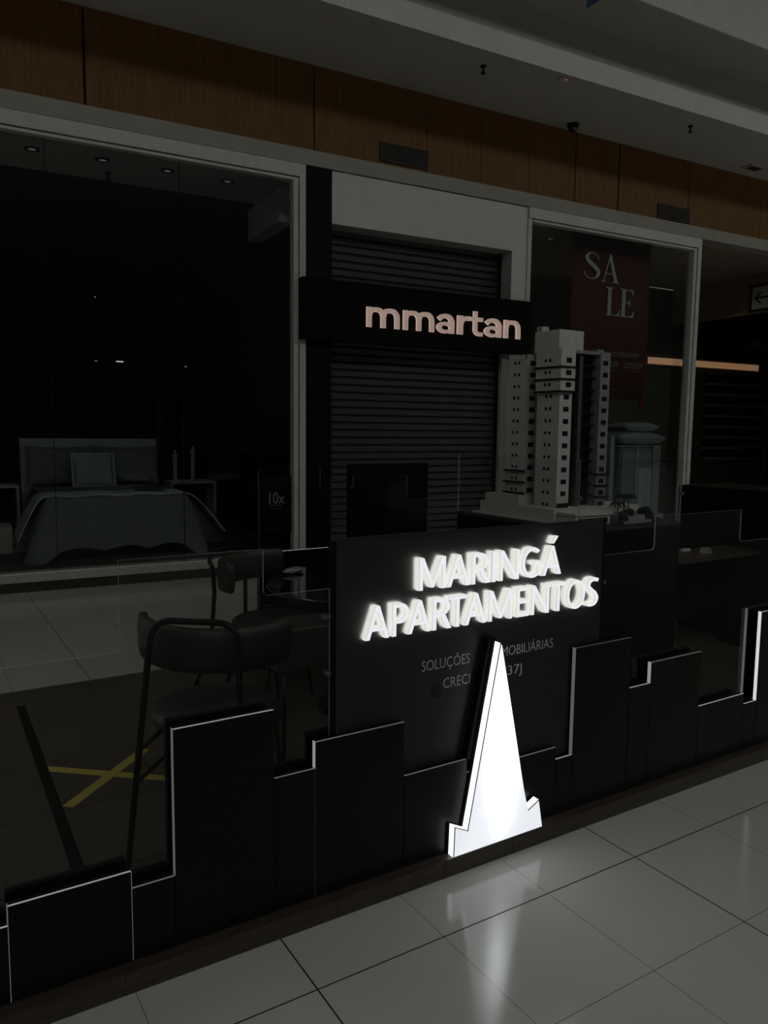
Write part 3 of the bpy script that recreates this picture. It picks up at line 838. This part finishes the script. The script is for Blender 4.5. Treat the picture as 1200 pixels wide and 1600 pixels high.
def model_palm(x, y, h):
    b = B(); b.tube([(x, y, Z0 + .01), (x + .004, y, Z0 + h * .5), (x, y, Z0 + h)], [.005, .004, .003], 6)
    for q in range(9):
        an = 2 * PI * q / 9
        P = [(x + r * math.cos(an), y + r * math.sin(an), Z0 + h + dz) for r, dz in ((0, 0), (.018, .010), (.036, .004), (.048, -.014))]
        for A_, C_ in zip(P, P[1:]):
            n_ = Vector((-math.sin(an), math.cos(an), 0)) * .005
            b.face([b.bm.verts.new(Vector(A_) + n_), b.bm.verts.new(Vector(A_) - n_), b.bm.verts.new(Vector(C_) - n_), b.bm.verts.new(Vector(C_) + n_)])
            b.face([b.bm.verts.new(Vector(A_) + Vector((0, 0, .004))), b.bm.verts.new(Vector(A_) - Vector((0, 0, .002))), b.bm.verts.new(Vector(C_) - Vector((0, 0, .004))), b.bm.verts.new(Vector(C_) + Vector((0, 0, .002)))])
    tm(b, 'palm_tree', 'leaf')
model_palm(3.37, 2.90, .14); model_palm(3.44, 2.93, .135); model_palm(3.30, 2.88, .10)
model_bush(3.30, 2.83, .04, .07); model_bush(3.47, 2.82, .045, .075); model_bush(3.24, 2.80, .03, .05)
b = B(); b.box(3.49, 3.55, 2.775, 2.80, Z0 + .003, Z0 + .016); b.box(3.50, 3.535, 2.778, 2.797, Z0 + .016, Z0 + .026); tm(b, 'toy_car', 'model_dark')

# black upright board standing before the shutter
bd = thing('display_board', (3.97, 6.3, 0), 'black upright display board standing in front of the grey shutter', 'display board')
b = B(); b.box(-.445, .445, -.03, .03, .03, 1.278); b.build('panel', 'matt_black', bd)
for x0 in (-.40, .30):
    b = B(); b.box(x0, x0 + .10, -.16, .16, 0, .03); b.build('foot', 'dark_metal', bd)

# desk and cabinet at the right end of the kiosk
dk = thing('desk', (4.55, 3.45, .004), 'dark brown desk behind the right-hand glass screen', 'desk')
b = B(); b.box(-.8, .8, -.15, .15, .715, .746); b.build('desktop', noisy(mat('walnut_top', (.05, .035, .025), .4), (.035, .024, .018), (.065, .045, .033), scale=(2, 20, 20)), dk)
b = B(); b.box(-.76, .76, .05, .07, .25, .715); b.build('modesty_panel', 'black', dk)
for x in (-.77, .74):
    b = B(); b.box(x, x + .03, -.14, .14, 0, .715); b.build('side_panel', 'black', dk)
b = B(); b.box(-.045, .045, -.012, .012, 0, .018)
tag(b.build('white_card_box', 'model_white', loc=(4.79, 3.54, .751)), 'small flat white box lying on the dark desk', 'box')
b = B(); b.prism([(-.04, 0), (.04, 0), (.0, .04)], -.03, .03)
tag(b.build('tent_card', 'model_grey', loc=(4.86, 3.42, .751), rot=.2), 'small grey tent card standing on the dark desk', 'card')
ca = thing('tall_cabinet', (5.72, 3.46, .004), 'tall black cabinet at right end of kiosk, behind the desk', 'cabinet')
b = B(); b.box(-.31, .31, -.62, .62, .05, 1.178); b.build('body', 'black', ca)
b = B(); b.box(-.29, .29, -.60, .60, 0, .05); b.build('toe_kick', 'matt_black', ca)
for y0, y1 in ((-.615, -.003), (.003, .615)):
    b = B(); b.box(-.328, -.311, y0, y1, .055, 1.17); b.build('door', 'black', ca)

# ------------------------------------------------------------------ shop sign
sg = sthing('shop_sign', 4.63, -.08, 2.58, 'black lightbox shop sign with rose lowercase letters across the grey shutter', 'sign')
b = B(); b.box(-1.59, 1.57, -.063, .065, 0, .66); b.build('housing', 'matt_black', sg, bevel=.004)
def rect(x0, x1, y0, y1): return [[(x0, y0), (x0, y1), (x1, y1), (x1, y0)]]
def arch(x0, x1, foot=True):
    P = [(x0, .48, .25), (x0 + .03, .68, .25), (x0 + .16, .85, .235), ((x0 + x1) / 2, .888, .224), (x1 - .16, .85, .235), (x1 - .03, .68, .25), (x1, .48, .255)]
    return [ribbon(catmull(P, 5) + ([(x1, 0, .255)] if foot else []))]
LOWER = {
    'm': [rect(0, .255, 0, 1), arch(.13, .875), arch(.875, 1.62)],
    'n': [rect(0, .255, 0, 1), arch(.13, .90)],
    'r': [rect(0, .255, 0, 1), [ribbon(catmull([(.13, .45, .25), (.16, .66, .25), (.27, .82, .24), (.42, .875, .235), (.56, .88, .235)], 5))]],
    'a': [rect(.63, .885, 0, .60), [ribbon(catmull([(.757, .45, .255), (.745, .66, .25), (.63, .84, .235), (.45, .893, .22), (.26, .845, .225), (.11, .70, .235)], 5))],
          [arc(.42, .285, .42, .30, 0, 352, 30), arc(.44, .285, .20, .125, 0, 352, 24)]],
    't': [[[(.22, 0.28), (.22, 1.30), (.47, 1.30), (.47, .30)] + arc(.62, .31, .15, .12, 180, 270, 6) + [(.84, .19), (.84, -.01)] + arc(.58, .34, .36, .35, 270, 190, 8)], rect(0, .84, .78, .98)],
}
def joined(meshes):
    bm = bmesh.new()
    for m_ in meshes:
        bm.from_mesh(m_); bpy.data.meshes.remove(m_)
    me = bpy.data.meshes.new('letter'); bm.to_mesh(me); bm.free()
    return me
XH, ZB = .222, .179                    # x-height, baseline above the housing base
for i, (ch, x0, x1) in enumerate((('m', 3.81, 4.236), ('m', 4.287, 4.708), ('a', 4.744, 4.993), ('r', 5.039, 5.215), ('t', 5.222, 5.412), ('a', 5.437, 5.698), ('n', 5.738, 5.993))):
    me = joined([solid_outline(p, .03, .003) for p in LOWER[ch]])
    fit(me, x0, x1, ZB - (.003 if ch in 'at' else 0), ZB + XH * (1.30 if ch == 't' else 1) + (.003 if ch == 'a' else 0))
    by_normal(me, 0, 1, 1)
    link('letter', me, ['pink_face', 'pink_side'], sg, (-4.63, -.063, 0))

# air vents in the timber fascia
def vent(u0, u1, z0, z1, label):
    v = sthing('air_vent', (u0 + u1) / 2, -.022, z0, label, 'vent')
    h = z1 - z0; w = (u1 - u0) / 2
    b = B(); b.box(-w, w, -.012, 0, 0, h, mi=1); b.box(-w, w, -.02, 0, 0, .012); b.box(-w, w, -.02, 0, h - .012, h); b.box(-w, -w + .012, -.02, 0, 0, h); b.box(w - .012, w, -.02, 0, 0, h)
    b.build('frame', ['vent', 'slot'], v)
    b = B(); n = 9
    for q in range(n): b.box(-w + .012, w - .012, -.02, -.013, .016 + q * (h - .03) / n, .016 + (q + .55) * (h - .03) / n)
    b.build('louvre', 'vent', v)
vent(4.03, 4.668, 4.634, 4.842, 'dark louvred air vent in wood fascia above the white shutter portal')
vent(8.471, 9.11, 4.615, 4.81, 'dark louvred air vent in wood fascia above the right shop window')

# ------------------------------------------------------------------ ceiling fittings
def sprinkler(u, v, z, label, tilt=0):
    t = sthing('sprinkler', u, v, z, label, 'sprinkler')
    b = B(); b.lathe([(0, 0), (.035, 0), (.035, -.008), (.02, -.014), (0, -.014)], 20); b.build('escutcheon', 'dark_metal', t)
    b = B(); b.tube([(0, 0, -.012), (0, 0, -.075)], .011, 8); b.lathe([(0, -.072), (.028, -.074), (.028, -.078), (0, -.08)], 14); b.build('head', 'dark_metal', t)
sprinkler(4.80, -.91, 5.48, 'small dark sprinkler on flat ceiling, nearer the shutter')
sprinkler(8.03, -.90, 5.48, 'small dark sprinkler on flat ceiling at far right')
sprinkler(1.25, 1.0, 4.33, 'small dark sprinkler on ceiling inside left shop window')
sprinkler(6.95, 1.3, 4.35, 'small dark sprinkler on ceiling inside right shop window')
t = sthing('emergency_light', 5.80, -1.10, 5.48, 'flat white emergency light with red indicator at ceiling edge', 'light')
b = B(); b.box(-.13, .13, -.035, .035, -.03, 0); b.build('housing', 'ceil', t, bevel=.006)
b = B(); b.box(-.05, -.03, -.037, -.03, -.022, -.012); b.build('indicator', 'red_led', t)
t = sthing('security_camera', 6.71, -.20, 5.48, 'black dome security camera on ceiling beside the wood fascia', 'camera')
b = B(); b.lathe([(0, 0), (.075, 0), (.075, -.03), (0, -.03)], 24); b.build('base', 'dark_metal', t)
b = B(); b.lathe([(.062, -.03), (.06, -.055), (.045, -.085), (.022, -.10), (0, -.104)], 24); b.build('dome', 'gloss_black', t)
t = sthing('smoke_detector', 10.06, -.33, 5.48, 'square ceiling loudspeaker grille at far right of ceiling', 'loudspeaker')
t.name = 'ceiling_loudspeaker'
b = B(); b.box(-.15, .15, -.09, .09, -.025, 0); b.box(-.12, .12, -.065, .065, -.028, -.024, mi=1); b.build('grille', ['ceil', 'vent'], t)
# blue hanging banner
b = B(); b.box(-.004, .004, -1.3, 0, 0, 1.2)
hb = tag(b.build('hanging_banner', 'blue', loc=(4.55, 4.48, 4.80)), 'blue banner hanging from above at the top edge', 'banner')

# ------------------------------------------------------------------ left display: bed and bedside
BU, BV, FL = 1.23, .62, .19            # bed centre u, foot v, floor
bed = sthing('bed', BU, BV + 1.0, FL, 'made bed with grey quilt in left shop window', 'bed')
HWd, LN, TOP = .77, 1.98, .65
b = B(); b.box(-.76, .76, -.9, .95, 0, .30); b.build('base', 'matt_black', bed)
b = B(); b.box(-HWd + .02, HWd - .02, -.96, .97, .30, TOP - .01); b.build('mattress', 'sheet', bed, bevel=.05)
# quilt: closed path round left side, foot, right side
def quilt_path(s):
    """s in 0..1 along left side (head to foot), foot, right side; returns point and outward normal"""
    Rr = .12; yl = .78; yf = -.98; hw = HWd
    segs = [yl - (yf + Rr), Rr * PI / 2, 2 * (hw - Rr), Rr * PI / 2, yl - (yf + Rr)]
    d = s * sum(segs)
    if d <= segs[0]: return (-hw, yl - d), (-1, 0), 0
    d -= segs[0]
    if d <= segs[1]:
        q = d / Rr; return (-hw + Rr - Rr * math.cos(q), yf + Rr - Rr * math.sin(q)), (-math.cos(q), -math.sin(q)), math.sin(2 * q)
    d -= segs[1]
    if d <= segs[2]: return (-hw + Rr + d, yf), (0, -1), 0
    d -= segs[2]
    if d <= segs[3]:
        q = d / Rr; return (hw - Rr + Rr * math.sin(q), yf + Rr - Rr * math.cos(q)), (math.sin(q), -math.cos(q)), math.sin(2 * q)
    d -= segs[3]
    return (hw, yf + Rr + d), (1, 0), 0
def quilt(i, j):
    (x, y), (nx, ny), cr = quilt_path(i)
    t = j
    if t < .12:                                           # rolled edge on top
        q = t / .12; a = q * PI / 2; r = .05
        return (x - nx * (r - r * math.sin(a)), y - ny * (r - r * math.sin(a)), TOP + .012 - (r - r * math.cos(a)))
    q = (t - .12) / .88
    side = 1.0 if abs(nx) > .7 and cr == 0 else 0
    wave = math.sin(i * 46) * .5 + math.sin(i * 91 + 1) * .3
    out = q ** .8 * (.12 + .16 * cr + (.36 if x > 0 else .20) * side * max(0, 1 - (y + 1) / 1.5)) + .03 * q * wave
    hem = .60 + .12 * cr - .045 * abs(math.sin(i * 34)) * (1 - cr) + (.02 if side else -.03)
    return (x + nx * out, y + ny * out, TOP - .038 - q * (hem - .02 - .03))
b = B(); b.grid(quilt, 150, 16)
def quilt_top(i, j):
    (x, y), (nx, ny), cr = quilt_path(i)
    x, y = x - nx * .05, y - ny * .05
    k_ = j
    return (x * (1 - k_), y + (.4 - y) * k_ if False else y * (1 - k_) + k_ * max(y, -.2), TOP + .012 + .012 * k_)
b.grid(lambda i, j: ((-.75 + 1.5 * i), (-.93 + 1.70 * j), TOP + .012 + .008 * math.sin(i * 9) * math.sin(j * 7) * min(1, 8 * i, 8 * (1 - i), 8 * j, 8 * (1 - j))), 30, 30)
b.build('quilt', 'spread', bed)
b = B()                                                   # pale blanket across the foot half, hanging over both sides
def blanket(i, j):
    y = -.93 + .62 * j
    L = .44; tot = 2 * L + 1.54; d = i * tot
    z = TOP + .028
    if d < L: q = 1 - d / L; return (-HWd - .016 - .25 * q ** .8, y - .13 * q * (1 - j), z - .012 - L * q)
    if d > tot - L: q = (d - tot + L) / L; return (HWd + .016 + .36 * q ** .8, y - .13 * q * (1 - j), z - .012 - L * q)
    return (-HWd - .005 + (d - L), y, z + .006 * math.sin(d * 14) - .012 * (abs(d - L - .77) / .77) ** 8)
b.grid(blanket, 60, 10)
o = b.build('blanket', 'blanket', bed)
md = o.modifiers.new('thick', 'SOLIDIFY'); md.thickness = .012
b = B(); b.box(-.86, .82, .98, 1.05, 0, 1.255); b.build('headboard', 'headboard', bed, bevel=.01)
def pillow(name, mats, u, v, z, w, h, th, label, tilt, group, flange=.0, yaw=0.0, flat=False):
    t = sthing(name, u, v, z, label, 'pillow' if name == 'pillow' else 'cushion', group, yaw)
    ct, st = math.cos(tilt), math.sin(tilt)
    def P(x, y, zz):                                      # x width, y height, zz thickness -> tilted upright
        return (x, y * st - zz * ct, y * ct + zz * st) if not flat else (x, y - h / 2, zz + th / 2)
    def side(sg):
        def f(i, j):
            x, y = 2 * i - 1, 2 * j - 1
            k_ = max(0, (1 - x ** 4) * (1 - y ** 4)) ** .55
            pinch = 1 - .06 * (1 - abs(x)) * abs(y) ** 3
            return P(x * w / 2 * (1 - .05 * (1 - y * y)), (y * pinch * (1 - .05 * (1 - x * x)) + 1) / 2 * h, sg * (.004 + th / 2 * k_ * (1 + .06 * math.sin(9 * x + 5 * y))))
        return f
    b = B(); b.grid(side(1), 22, 22); b.grid(side(-1), 22, 22)
    b.build('cover', mats[0], t, weld=True)
    if flange:
        b = B()
        for x0, x1, y0, y1 in ((-1, -1 + .1, 0, 1), (.9, 1, 0, 1), (-1, 1, .95, 1.04), (-1, 1, -.0, .05)):
            def fl(i, j, q=(x0, x1, y0, y1)):
                x = q[0] + (q[1] - q[0]) * i; y = q[2] + (q[3] - q[2]) * j
                return P(x * w / 2 * (1 + flange), y * h + .01 * math.sin(17 * x + 9 * y), .006 * math.sin(13 * y + 11 * x))
            b.grid(fl, 12, 8)
        o = b.build('flange', mats[1], t)
        md = o.modifiers.new('thick', 'SOLIDIFY'); md.thickness = .006
pz = FL + TOP + .015
pillow('pillow', ['pillow_dark'], BU - .42, BV + 1.76, pz, .80, .52, .17, 'large dark grey pillow leaning on headboard, left of the cushion', .28, 'pillows on the bed')
pillow('pillow', ['pillow_dark'], BU + .40, BV + 1.76, pz, .80, .52, .17, 'large dark grey pillow leaning on headboard, right of the cushion', .28, 'pillows on the bed')
pillow('cushion', ['cushion', 'flange'], BU - .06, BV + 1.45, pz, .46, .42, .13, 'blue grey square cushion with pale flange, centre of bed', .30, None, flange=.12)
b = B(); b.box(-.16, .16, -.22, .22, 0, .03)
tag(b.build('folded_towel', 'towel_dark', loc=SH(BU + .42, BV + .62, FL + TOP + .038), rot=DL - .15, bevel=.008), 'dark folded towel lying on pale blanket at right of bed', 'towel')
me = text_mesh('MARINGÁ', .002, .1)  # window reflection of the kiosk sign, imitated as pale letters on the headboard
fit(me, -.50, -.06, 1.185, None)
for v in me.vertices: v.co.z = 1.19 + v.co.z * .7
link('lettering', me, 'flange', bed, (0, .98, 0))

def bedside(u, v, w, h, label):
    n_ = sthing('bedside_cube', u, v, FL, label, 'bedside table', 'white open cubes beside the bed')
    b = B(); t_ = .03
    b.box(-w, w, -.2, .2, h - t_, h); b.box(-w, w, -.2, .2, 0, t_); b.box(-w, -w + t_, -.2, .2, t_, h - t_); b.box(w - t_, w, -.2, .2, t_, h - t_)
    b.build('shell', 'headboard', n_)
    b = B(); b.box(-w + t_, w - t_, .18, .2, t_, h - t_); b.build('back_panel', 'store_dark', n_)
bedside(2.43, BV + 1.72, .30, .70, 'white open bedside cube at right of bed, carrying two pale candle holders')
bedside(.02, BV + 1.72, .30, .70, 'white open bedside cube at left of bed, cut by the image edge')
b = B(); b.box(-.34, .34, -.2, .2, 0, .30)
tag(b.build('white_box', 'sill', loc=SH(-.15, BV + .9, FL), rot=DL, bevel=.005), 'low pale box at left of bed below the open cube', 'box')
for du, h, lab in ((-.16, .36, 'shorter pale candle holder at left end of right bedside cube'), (.08, .41, 'taller pale candle holder at right on right bedside cube')):
    c = sthing('candle_holder', 2.43 + du - .05, BV + 1.68, FL + .70, lab, 'candle holder', 'pale candle holders')
    b = B(); b.lathe([(0, 0), (.045, 0), (.045, .015), (.028, .03), (.028, h - .04), (.04, h - .02), (.04, h), (0, h)], 16); b.build('stem', 'headboard', c)
    b = B(); b.lathe([(0, h), (.016, h), (.016, h + .05), (0, h + .052)], 12); b.build('candle', 'cushion', c)

# 10x window sticker
st = sthing('window_sticker', 2.805, .041, .66, 'small 10x sticker low on left shop window glass', 'sticker')
me = text_mesh('10x', .0008, .2); fit(me, -.09, .088, .105, .235); link('lettering', me, 'dim_print', st)
for w0, w1, z0, z1 in ((-.09, .06, .080, .098), (-.07, .07, .045, .052)):
    me = text_mesh('sem juros', .0008, .05); fit(me, w0, w1, z0, z1); link('lettering', me, 'dim_print', st)
b = B(); b.box(-.19, .18, .0015, .003, -.20, .40); b.build('backing', 'matt_black', st)

# lamps inside the left shop
for u, v, lab in ((.47, .62, 'round ceiling downlight in left window, first from left'), (1.13, .59, 'round ceiling downlight in left window, second from left'), (1.79, .59, 'round ceiling downlight in left window, third from left'), (2.45, .60, 'round ceiling downlight in left window, nearest the jamb')):
    d = sthing('downlight', u, v, 4.33, lab, 'downlight', 'downlights in the left shop window')
    b = B(); b.lathe([(.055, 0), (.075, -.002), (.075, -.008), (.038, -.010)], 24); b.build('ring', 'vent', d)
    b = B(); b.lathe([(0, -.003), (.038, -.006), (.038, -.001), (0, 0)], 20); b.build('lens', 'lamp_dim', d)
def spot(px_u, v, z, w, label):
    d = sthing('spot_lamp', px_u, v, z, label, 'lamp', 'spot lamps deep inside the left shop')
    b = B(); b.box(-w, w, -.01, .0, -.009, .009); b.build('lens', 'lamp_glass' if w > .03 else 'lamp_small', d)
    b = B(); b.box(-w - .02, w + .02, .0, .05, -.03, .03); b.tube([(0, .03, .03), (0, .03, 4.6 - z)], .006, 6); b.build('housing', 'matt_black', d)

spot(2.014, 5.0, 2.64, .055, 'brightest spot lamp, a short white bar deep inside the left shop')
spot(1.654, 5.0, 2.632, .018, 'tiny spot lamp just left of the white bar lamp in left shop')
spot(3.071, 5.0, 2.61, .016, 'tiny spot lamp right of the white bar lamp in left shop')
spot(1.70, 5.25, 3.66, .016, 'tiny upper spot lamp above the white bar lamp in left shop')
spot(3.248, 5.0, 3.65, .014, 'tiny upper spot lamp at right, deep in left shop')

# ------------------------------------------------------------------ right shop: banner, pedestal, bedding
bn = sthing('sale_banner', 7.98, .30, 2.08, 'maroon SALE banner hanging inside right shop window', 'banner')
b = B()
b.grid(lambda i, j: (-.76 + 1.52 * i, .006 * math.sin(i * 7), 2.26 * j), 24, 2)
o = b.build('cloth', 'maroon', bn); md = o.modifiers.new('thick', 'SOLIDIFY'); md.thickness = .004
b = B(); b.tube([(-.77, .0, 2.26), (.77, .0, 2.26)], .008, 8); b.build('rod', 'dark_metal', bn)
def serif(ch):
    if ch == 'S': return [ribbon(catmull([(.50, .76, .03), (.46, .88, .03), (.34, .975, .035), (.18, .95, .07), (.09, .80, .11), (.17, .65, .15), (.34, .50, .16), (.47, .36, .15), (.50, .20, .11), (.38, .045, .05), (.22, .02, .035), (.08, .10, .03), (.03, .26, .03)], 6))]
    if ch == 'A': return [[(0, 0), (0, .03), (.07, .035), (.36, 1.0), (.42, 1.0), (.74, .035), (.82, .03), (.82, 0), (.50, 0), (.50, .03), (.585, .035), (.51, .29), (.19, .29), (.115, .035), (.20, .03), (.20, 0)], [(.20, .325), (.50, .325), (.355, .80)]]
    if ch == 'L': return [[(0, 0), (0, .03), (.07, .04), (.07, .96), (0, .97), (0, 1), (.30, 1), (.30, .97), (.215, .96), (.215, .035), (.40, .04), (.50, .10), (.56, .24), (.585, .24), (.56, 0)]]
    return [[(0, 0), (0, .03), (.07, .04), (.07, .96), (0, .97), (0, 1), (.53, 1), (.55, .80), (.525, .80), (.47, .92), (.38, .965), (.215, .965), (.215, .53), (.33, .535), (.38, .57), (.40, .64), (.42, .64), (.42, .39), (.40, .39), (.38, .46), (.33, .495), (.215, .495), (.215, .035), (.40, .04), (.50, .10), (.56, .24), (.585, .24), (.56, 0)]]
for ch, x0, x1, z0, z1 in (('S', 7.437, 7.735, 3.735, 4.10), ('A', 7.767, 8.105, 3.72, 4.105), ('L', 7.865, 8.145, 3.262, 3.655), ('E', 8.141, 8.421, 3.262, 3.655)):
    me = solid_outline(serif(ch), .003); fit(me, x0, x1, z0, z1)
    link('letter', me, 'pale_print', bn, (-7.98, -.012, -2.08))
for body, x0, x1, z0, z1 in (('DESCONTO PROGRESSIVO*', 7.40, 8.565, 2.69, 2.762), ('OFF', 7.994, 8.158, 2.535, 2.62), ('20%OFF', 8.274, 8.655, 2.53, 2.62), ('em 3 peças', 8.36, 8.62, 2.485, 2.512), ('em 2 peças', 7.93, 8.14, 2.485, 2.512), ('consulte o regulamento', 7.86, 8.18, 2.215, 2.232)):
    me = text_mesh(body, .002, .1); fit(me, x0, x1, z0, z1); link('lettering', me, 'dim_print', bn, (-7.98, -.012, -2.08))

pd = sthing('bedding_stand', 8.90, .62, 0, 'pale stand draped with printed bedding in right shop window', 'display stand')
b = B(); b.box(-.42, .40, -.12, .28, .02, 1.38); b.build('body', 'sage', pd)
b = B(); b.box(.27, .42, -.15, .30, 0, 1.385); b.box(-.10, -.05, -.15, -.12, 0, 1.38); b.build('post', 'headboard', pd)
b = B(); b.box(-.04, .04, -.2, .2, 0, 1.55)
tag(b.build('display_post', 'headboard', loc=SH(8.32, .69, 0), rot=DL), 'narrow pale post left of the bedding stand in right window', 'post')
b = B(); b.grid(lambda i, j: (-.04 + .30 * i, -.145 - .012 * math.sin(i * 12) - .004 * j, .04 + 1.02 * j), 24, 20); b.grid(lambda i, j: (-.40 + .28 * i, -.145 - .014 * math.sin(i * 15), .05 + 1.28 * j), 24, 20, mi=1)
o = b.build('sheet', ['towel', 'sage'], pd); md = o.modifiers.new('thick', 'SOLIDIFY'); md.thickness = .006
b = B(); b.box(.29, .40, -.155, -.15, 1.14, 1.34); b.build('tag', 'sage', pd)
b = B(); b.box(-.50, .42, -.16, .32, 1.386, 1.40); b.build('top', 'headboard', pd)
pillow('pillow', ['cushion'], 8.90, .70, 1.406, 1.02, .55, .20, 'wide pale pillow lying on the bedding stand, lower of the stack', 0, 'stacked pillows on the bedding stand', flat=True)
pillow('pillow', ['cushion'], 8.93, .70, 1.606, .74, .45, .15, 'narrow pale pillow on top of the pillow stack', 0, 'stacked pillows on the bedding stand', flat=True)
for u, v, lab in ((6.62, .9, 'tiny ceiling downlight in right window beside the portal'), (7.25, .8, 'tiny ceiling downlight in right window beside the banner')):
    d = sthing('downlight', u, v, 4.35, lab, 'downlight', 'downlights in the right shop window')
    b = B(); b.lathe([(.05, 0), (.065, -.002), (.065, -.008), (.04, -.010)], 20); b.build('ring', 'vent', d)
    b = B(); b.lathe([(0, -.003), (.04, -.006), (.04, -.001), (0, 0)], 16); b.build('lens', 'lamp_dim', d)

# far store: warm cove light, shelves, poster, wall sign
cv = sthing('cove_light', 13.3, 3.0, 2.95, 'long warm cove light strip on far store wall', 'light')
b = B(); b.box(-1.62, 1.74, -.02, 0, .0, .135); b.build('diffuser', 'warm_led', cv)
b = B(); b.box(-1.66, 1.78, -.06, 0, -.02, 0); b.build('rail', 'store_warm', cv)
ws = sthing('wall_shelves', 14.3, 2.98, 1.05, 'dark slatted shelf unit on far store wall', 'shelves')
b = B(); b.box(-.95, .95, -.01, 0, 0, 1.80); b.build('back', 'matt_black', ws)
for q in range(9):
    b = B(); b.box(-.95, .95, -.10, -.01, q * .222, q * .222 + .045); b.build('shelf', 'store_warm', ws)
po = sthing('wall_poster', 14.2, 2.99, 3.12, 'dark poster with pale leaf shapes above the warm light', 'poster')
b = B(); b.box(-1.3, 1.3, -.012, 0, 0, .64); b.build('sheet', 'matt_black', po)
b = B()
for q in range(6):
    x, z_ = .35 + q * .16, .18 + .07 * (q % 3)
    P = [(x, z_), (x + .10, z_ + .05), (x + .24, z_ + .28), (x + .10, z_ + .20)]
    b.prism(P, -.0150, -.0125)
b.build('leaf_print', 'grey_print', po)
wsn = thing('arrow_sign', SH(12.28, 1.0, 4.0), 'framed white sign with a black left arrow on warm wall at right', 'sign', rot=DL - PI / 2)
# local x runs towards the camera side, local -y faces the viewer
b = B(); b.box(-.22, .62, -.045, -.012, -.23, -.195); b.box(-.22, .62, -.045, -.012, .195, .23); b.box(-.22, -.185, -.045, -.012, -.195, .195); b.box(.585, .62, -.045, -.012, -.195, .195)
b.build('frame', 'vent', wsn)
b = B(); b.box(-.185, .585, -.03, -.012, -.195, .195); b.build('face', 'pale_print', wsn)
b = B()
b.prism([(-.02, -.018), (.17, -.018), (.17, .018), (-.02, .018)], -.033, -.0301)
b.prism([(-.145, 0), (-.03, .10), (.012, .10), (-.095, 0), (.012, -.10), (-.03, -.10)], -.033, -.0301)
b.prism([(-.10, -.018), (-.02, -.018), (-.02, .018), (-.10, .018)], -.033, -.0301)
b.build('arrow', 'matt_black', wsn)
b = B(); b.prism(arc(.32, .10, .035, .035, 0, 340, 16), -.033, -.0301); b.prism([(.25, .055), (.39, .055), (.39, -.05), (.36, -.05), (.36, -.15), (.28, -.15), (.28, -.05), (.25, -.05)], -.033, -.0301)
b.build('person_symbol', 'matt_black', wsn)
b = B(); b.box(-.06, .06, -.012, 0, 0, .16)
tag(b.build('fire_alarm_plate', 'red', loc=SH(11.55, 2.98, 2.05), rot=DL), 'small red alarm plate on far wall beside the banner', 'sign')
